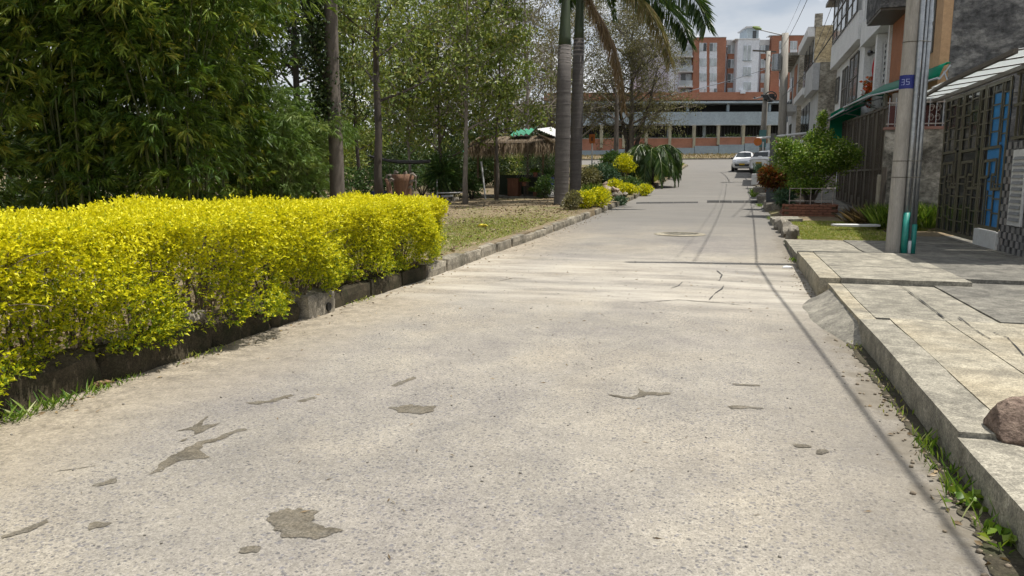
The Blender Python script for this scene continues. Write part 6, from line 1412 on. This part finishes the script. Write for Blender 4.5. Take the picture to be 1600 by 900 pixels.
for k, (sx, sz) in enumerate(((1, 1.35), (1, 1.1), (-1, 1.3), (-1, 1.15), (.4, 1.42), (-.5, 1.45), (.8, .9))):
    b = MB(); b.tube([(sx*.3, -.1, sz), (sx*.46, -.14, sz+.08), (sx*.58, -.14, sz-.02+.1*math.sin(k)), (sx*.55, -.12, sz-.22)], [.06, .05, .04, .015], 6); b.build('bark_curl', B_PALE, c_)
q = at(612, 300, 24.5); c_ = thing('slim_stump', 'slim leaning stump left of the carved stump', 'stump', (q.x, 24.5, .25)); MB().tube([(0, 0, -.1), (-.05, 0, .6), (-.12, 0, 1.1), (-.25, 0, 1.25)], [.11, .1, .09, .04], 9).build('stump_body', MS, c_, smooth=True); MB().tube([(-.1, 0, 1.05), (.02, -.03, 1.25), (.13, -.03, 1.2)], [.05, .05, .02], 6).build('bark_curl', B_PALE, c_)
q = at(592, 303, 27); c_ = thing('blue_barrel', 'dark blue barrel low behind the hedge left of the stumps', 'barrel', (q.x, 27, .25)); MB().tube([(0, 0, 0), (0, 0, .1), (0, 0, .45), (0, 0, .75)], [.36, .4, .4, .36], 18).build('barrel_body', plain('barrel_blue', (.01, .02, .12), None, 5, .4, 0), c_); MB().tube([(0, 0, .38), (0, 0, .42)], .41, 18).build('rib', MATS['barrel_blue'], c_)
c_ = thing('black_tube', 'black tube strung between the trees above the stumps', 'tube', tuple(at(575, 243, 27))); o_ = at(575, 243, 27); MB().tube([at(px, py, 27)-o_ for px, py in ((575, 243), (590, 247), (605, 250.5), (625, 253), (650, 253.5), (672, 252))], [.03, .05, .06, .08, .08, .07], 7).build('tube_body', M_BLACK, c_)

# ------------------------------------------------------------------ garden strip along the left kerb
def gsh(name, label, px, py, Y, rx, rz_, n_, m_, lL, lW, grp=None, cat='shrub', **kw):
    q = at(px, py, Y); return shrub(name, label, cat, (q.x, Y, ground_h_i(q.x, Y)-.02), (rx, rx, rz_), n_, m_, lL, lW, group=grp, **kw)
gsh('yellow_shrub', 'bright yellow shrub at the kerb in front of the palms, second from the left', 938, 325, 27, .55, .42, 2600, L_HEDGE, .075, .04, 'yellow shrubs along the left kerb')
gsh('yellow_shrub', 'round yellow shrub at the kerb right beside the palm trunks', 912, 328, 26, .5, .4, 2200, L_HEDGE, .075, .04, 'yellow shrubs along the left kerb')
gsh('olive_shrub', 'dull olive shrub at the foot of the palms', 893, 330, 25.2, .45, .38, 1700, L_DRYT, .09, .035)
gsh('yellow_shrub', 'flat yellow shrub at the kerb farther along the garden strip', 984, 300, 36, .62, .34, 1600, L_HEDGE, .09, .05, 'yellow shrubs along the left kerb')
gsh('yellow_shrub', 'small yellow shrub at the kerb before the small palm', 1006, 297, 38, .5, .42, 1300, L_HEDGE, .09, .05, 'yellow shrubs along the left kerb')
gsh('yellow_shrub', 'yellow shrub behind the rubble heap', 962, 290, 37, .55, .42, 1200, L_HEDGE, .1, .05, 'yellow shrubs along the left kerb')
gsh('topiary', 'rounded yellow-topped clipped shrub behind the garden strip', 976, 290, 44, .72, .62, 3000, L_HEDGE, .09, .05, cat='shrub', lift=.75, lumps=12)
gsh('green_shrub', 'leafy blue-green shrub left of the topiary', 945, 290, 43, 1.0, .85, 2600, L_BLUEG, .14, .06); gsh('green_shrub', 'green shrub right behind the palms', 918, 290, 42, 1.0, .75, 2200, L_DRYT, .14, .06)
gsh('green_shrub', 'dark low shrub under the topiary', 985, 290, 40, .8, .42, 1600, L_SHRUB, .12, .05); gsh('green_shrub', 'low blue-green clump at the kerb between the yellow shrubs', 968, 310, 31, .42, .2, 900, L_BLUEG, .12, .03)
gsh('green_shrub', 'tall bushy shrub behind the garden strip below the twiggy tree', 960, 280, 50, 1.2, 1.2, 2200, L_SHRUB, .18, .08); gsh('conifer', 'dark rounded conifer right of the small palm', 1050, 275, 62, .8, 1.1, 2600, L_SHRUB, .12, .03, cat='tree', lumps=10)
for k_, (px_, Y_, rr_, hh_, mm_, lb_2) in enumerate(((1012, 52, 1.0, .8, L_SHRUB, 'bushy shrub directly behind the small palm'), (1030, 58, 1.0, .9, L_BLUEG, 'blue-green shrub behind the right fronds of the small palm'), (1043, 55, .7, .55, L_CITRUS, 'bright green shrub right of the small palm'), (1000, 60, 1.6, 1.3, L_SHRUB, 'wide green shrub between topiary and small palm'), (1050, 66, .7, .5, L_SHRUB, 'low shrub at the far end of the left kerb'), (1020, 68, 1.8, .8, L_DRYT, 'dull low shrub at the far end of the garden strip'), (985, 66, 1.8, .9, L_SHRUB, 'green shrub under the fine-twigged tree'))):
    gsh('green_shrub', lb_2, px_, 275, Y_, rr_, hh_, 2200, mm_, .15, .06)
gsh('green_shrub', 'yellowish low hedge at the back of the garden strip', 925, 275, 52, 1.3, .6, 1800, L_DRYT, .14, .06)
q = at(925, 318, 30); c_ = thing('agave', 'broad yellow-green strap-leaved plant beside the rubble heap', 'plant', (q.x, 30, zl(30))); P = np.zeros((26, 3)); P[:, 2] = .05; d = unit(26)*.6; d[:, 2] = np.abs(d[:, 2])+.8; link('leaves', leaf_mesh('leaves', P, d, .95, .13, droop=.15), L_CITRUS, c_)
q = at(942, 300, 34); rb = thing('rubble_heap', 'heap of pale broken stone behind the yellow shrubs', 'rubble', (q.x, 34, zl(34))); RC = [concrete('rubble_pale', (.55, .45, .36), (.36, .27, .21), (.22, .17, .13)), M_STONE]
for k in range(26):
    a = random.random()*6.28; r = random.random()**.6*.95; s_ = random.uniform(.14, .28); o = link('stone', boulder(s_, s_*.7, s_*.7, k*2.1+1, 2, .3, .5), RC[k % 4 == 0], rb); o.location = (r*math.cos(a)*1.1, r*math.sin(a)*.6, max(0, .55*(1-r)*random.uniform(.6, 1.2))); o.rotation_euler = (random.random(), random.random(), random.random()*6)
# small palm
q = at(1017, 285, 46); sp_ = thing('small_palm', 'small palm with arching drooping fronds at the far left kerb', 'palm', (q.x, 46, zl(46)))
MB().tube([(0, 0, -.1), (0, 0, .5), (.02, 0, 1.35)], [.2, .17, .13], 10).build('trunk', B_DARK, sp_, smooth=True)
for k in range(22):
    a = k*2.4; e = 1.6+3.2*(k % 5)/4; frond(sp_, (0, 0, 1.25), (math.cos(a), math.sin(a), e*1.15), 3.0+.8*random.random(), L_PALM, 60, .7, .045, 2.9+.9*random.random(), hang=.8)
# orange sign and thin post
q = at(925, 240, 60); sg = thing('orange_sign', 'small orange sign on a white post behind the palms', 'sign', (q.x, 60, zl(60))); zt = at(925, 222, 60).z - zl(60)
MB().tube([(0, 0, -.1), (0, 0, zt+.3)], .06, 7).build('sign_post', M_WPAINT, sg); MB().box(-.24, .24, -.09, -.065, zt-.1, zt+.62).build('sign_board', M_ORANGE, sg, bevel=.01); MB().box(-.05, .05, -.10, -.091, zt+.08, zt+.4).build('sign_mark', M_BLACKM, sg)
# ------------------------------------------------------------------ apartment block on its parking podium
def brick_mat(name, a_, b_, sc):
    m, t, p, _ = newmat(name); v = geo(t); mp = t.nodes.new('ShaderNodeMapping'); mp.inputs['Rotation'].default_value = (math.pi/2, 0, 0); t.links.new(v, mp.inputs[0])
    br = t.nodes.new('ShaderNodeTexBrick'); br.inputs['Scale'].default_value = sc; t.links.new(mp.outputs[0], br.inputs['Vector']); br.inputs['Color1'].default_value = (*a_, 1); br.inputs['Color2'].default_value = (*b_, 1); br.inputs['Mortar'].default_value = (*[x*.8 for x in a_], 1); br.inputs['Mortar Size'].default_value = .01
    n_ = noise(t, v, .6, 5); c = mixc(t, .5, br.outputs[0], ramp(t, n_.outputs[0], [(.3, (.7,)*3), (.7, (1.1,)*3)]).outputs[0], 'MULTIPLY'); t.links.new(c, p.inputs['Base Color']); p.inputs['Roughness'].default_value = .85; return m
M_ABR = brick_mat('apartment_brick', (.34, .155, .098), (.29, .13, .082), 2.0); M_AWH = plain('apartment_white', (.72, .76, .83), (.66, .70, .77), .6, .8, .05); M_ALAV = plain('apartment_lavender', (.55, .53, .62), None, .6, .8, .05)
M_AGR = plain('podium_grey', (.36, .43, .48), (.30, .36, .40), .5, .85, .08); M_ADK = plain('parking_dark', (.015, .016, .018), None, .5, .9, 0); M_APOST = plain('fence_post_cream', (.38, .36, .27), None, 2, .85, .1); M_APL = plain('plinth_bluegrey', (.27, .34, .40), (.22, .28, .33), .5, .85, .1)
YB = 112.0; AA = YAW*.9; AR = Vector((math.cos(AA), math.sin(AA), 0)); AN = Vector((-math.sin(AA), math.cos(AA), 0))
def atp(px, py, D):                    # on the building's own front plane, turned to the street
    d = _ray(px, py); p = CO + d*(D/d.dot(AN)); return Vector((p.dot(AR), D, p.z))
ap = thing('apartment_block', 'brick and white apartment block on a two-level parking podium at the end of the street', 'building', tuple(AN*YB + Vector((0, 0, 4.6))), AA)
def E_(x, y, z): return (x, y-YB, z-4.6)
def ab(name, mat, px0, px1, py0, py1, d0=0.0, d1=.4, par=None, Y=YB, bevel=0):
    a = atp(px0, py1, YB+d0); c = atp(px1, py0, YB+d0)
    p0 = E_(a.x, YB+d0, a.z); p1 = E_(c.x, YB+d1, c.z); return MB().box(p0[0], p1[0], p0[1], p1[1], p0[2], p1[2]).build(name, mat, par or ap, bevel=bevel)
ab('upper_mass', M_AWH, 1045, 1262, 72, 158, 1.4, 14); 
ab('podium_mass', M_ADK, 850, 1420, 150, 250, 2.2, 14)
ab('brick_parapet', M_ABR, 850, 1420, 143, 157, -.9, 2.0); ab('podium_beam', M_AGR, 850, 1420, 157, 162, -1.0, 2.0); ab('podium_band', M_AGR, 850, 1420, 174, 196, -1.0, .2)
for px in (942, 1008, 1075, 1138, 1203, 1268, 1330): ab('podium_column', M_AGR, px-2, px+2, 162, 174, -.5, .1)
for px in (975, 1045, 1100, 1160, 1225, 1290): ab('parking_column', M_AGR, px-3, px+3, 196, 244, .6, 1.2)
for px in (960, 1040, 1078, 1090, 1185): ab('drain_stain', plain('stain_grey', (.27, .31, .33), None, 3, .9, 0) if 'stain_grey' not in MATS else MATS['stain_grey'], px, px+.8, 174.5, 186, -1.02, -1.005)
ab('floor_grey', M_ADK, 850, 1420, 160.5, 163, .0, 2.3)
# tower fronts
def win(px0, px1, py0, py1, d, par, gl_=None, mull=1):
    wdw = ab('window', M_AWH, px0, px1, py0, py1, d-.06, d+.05, par)
    n_ = mull+1
    for k in range(n_):
        u0 = px0 + (px1-px0)*k/n_ + .35; u1 = px0 + (px1-px0)*(k+1)/n_ - .35
        ab('pane', (gl_ or [M_CURT, M_GLASS, M_CURT, M_CURT, M_GLASSD])[random.randrange(5)] if gl_ is None else gl_, u0, u1, py0+.5, py1-.5, d-.10, d-.065, wdw)
    return wdw
tl = ab('brick_front', M_ABR, 1082, 1135, 58.5, 144, 0, 1.4); tr_ = ab('brick_front', M_ABR, 1203, 1261, 55.5, 144, 0, 1.4); tw = ab('white_front', M_AWH, 1149.5, 1187, 61, 146, -.8, 1.4)
ab('roof_line', M_WHITE2, 1081.5, 1135.5, 57.6, 58.6, -.1, 1.5); ab('roof_line', M_WHITE2, 1202.5, 1261.5, 54.6, 55.6, -.1, 1.5); ab('roof_line', M_WHITE, 1149, 1187.5, 60, 61.2, -.9, 1.5)
for (x0, x1, y0, par) in ((1092.5, 1104.5, 67, tl), (1108.5, 1120.5, 67, tl), (1217, 1228.5, 64, tr_), (1234, 1246, 64, tr_)):
    for k in range(4):
        yy = y0 + k*23.6; ab('white_panel', M_AWH, x0, x1, yy+13.4, min(yy+23.5, 144), -.05, .02, par); win(x0, x1, yy, yy+13.3, 0, par)
for (x0, x1) in ((1135.3, 1149.3), (1187.2, 1203)):
    rc_ = ab('recessed_front', M_ABR, x0, x1, 71, 144, .9, 1.45); ab('parapet', M_WHITE2, x0, x1, 62, 70.5, .8, 1.5)
    for k in range(4): win(x0+1, x1-1, 70+k*22.5+ (0 if k else 0), 84+k*22.5, .9, rc_, None, 1)
for (y0, y1) in ((70.5, 94), (104.5, 117.5), (128, 141)): win(1161, 1174, y0, y1, -.8, tw, None, 1)
ab('sill', M_AGR, 1160.5, 1174.5, 94, 95, -.95, -.8); ab('sill', M_AGR, 1160.5, 1174.5, 117.5, 118.5, -.95, -.8); ab('lower_sill', M_AWH, 1157, 1165, 140, 146, -1.1, -.8)
bl_ = ab('balcony_front', M_ALAV, 1060, 1082, 59, 144, 1.0, 1.45); ab('side_front', M_ALAV, 990, 1060, 62, 144, 2.4, 8); ab('parapet', M_WHITE2, 1045, 1060, 62, 72, 2.3, 3)
for k in range(4):
    yy = 68 + k*23.5; win(1063, 1081, yy, yy+16, 1.0, bl_, None, 1); s_ = ab('balcony_slab', M_WHITE2, 1060, 1083, yy+19, yy+21.5, -.2, 1.0)
    ab('balcony_glass', M_CURT, 1060.5, 1082, yy+11, yy+19, -.18, -.14, s_); ab('balcony_rail', M_STEEL, 1060, 1082.5, yy+10.4, yy+11, -.2, -.12, s_)
for k in range(4): win(1047, 1057, 72+k*20, 84+k*20, 2.4, ap); win(1003, 1013, 78+k*20, 90+k*20, 2.4, ap)
lb_ = ab('lift_housing', M_AGR, 1167, 1186, 43, 62, 1.0, 5); ab('lift_roof', M_WHITE2, 1165.5, 1187.5, 41, 43, .7, 5.3); ab('lift_door', M_GLASSD, 1176, 1182, 48, 60, .9, .98, lb_)
# fence wall in front of the podium
fw = thing('boundary_wall', 'low brick boundary wall with cream posts and blue-grey plinth below the apartments', 'wall', tuple(AN*101 + Vector((0, 0, 4.4))), AA)
def fb(name, mat, px0, px1, py0, py1, Y0, Y1, par=None):
    a = atp(px0, py1, Y0); c = atp(px1, py0, Y0); return MB().box(a.x, c.x, Y0-101, Y1-101, a.z-4.4, c.z-4.4).build(name, mat, par or fw)
segs = [(850, 955, 217, 235), (955, 1045, 216, 233), (1045, 1085, 216, 231), (1085, 1123, 215.5, 228), (1123, 1163, 214.5, 226), (1163, 1203, 214, 224), (1203, 1300, 213.5, 223)]
for k, (a, c, t1_, b1) in enumerate(segs):
    fb('brick_panel', M_ABR, a, c, t1_, b1, 101.0, 101.3); fb('plinth', M_APL, a, c, b1, 250, 100.6, 101.4); fb('rail_cap', M_WHITE2, a, c, t1_-.6, t1_, 100.95, 101.35)
    for px in np.arange(a+4, c, 5): fb('fence_bar', M_BLACKM, px, px+.5, 198, t1_-.6, 101.12, 101.18)
for px in (903, 940, 975, 1010, 1047, 1085, 1123, 1162, 1202, 1242): fb('fence_post', M_APOST, px-2.6, px+2.6, 195.5, 231 if px < 1100 else 226, 100.75, 101.45); fb('post_cap', M_WHITE2, px-3.2, px+3.2, 194.8, 195.8, 100.7, 101.5)
for k in range(13):
    px = 915+k*28; q = atp(px, 210, 104); q = AR*q.x + AN*104; shrub('podium_shrub', ['leafy dark shrub behind the boundary wall, %s' % w_ for w_ in ('first from the left', 'second from the left', 'third from the left', 'fourth from the left', 'fifth from the left', 'sixth from the left', 'in the middle of the row', 'sixth from the right', 'fifth from the right', 'fourth from the right', 'third from the right', 'second from the right', 'first from the right')][k], 'shrub', (q.x, q.y, 5.2), (1.6, .7, 1.25), 700, L_TREED, .3, .14, 4, group='shrubs behind the boundary wall')
n = 5000; x = RNG.uniform(-30, 14, n); y = RNG.uniform(92.6, 100.4, n); P = np.stack([x, y, [ground_h_i(a, c) for a, c in zip(x, y)]], 1); d = unit(n)*.5; d[:, 2] = 1
tag(link('dry_bank_grass', leaf_mesh('dry_bank_grass', P, d, .25, .07), leafmat('straw_grass', [(0, (.14, .12, .05)), (.6, (.24, .19, .08)), (1, (.33, .26, .12))], .2), kind='stuff'), 'dry yellow grass on the bank below the boundary wall', 'grass')
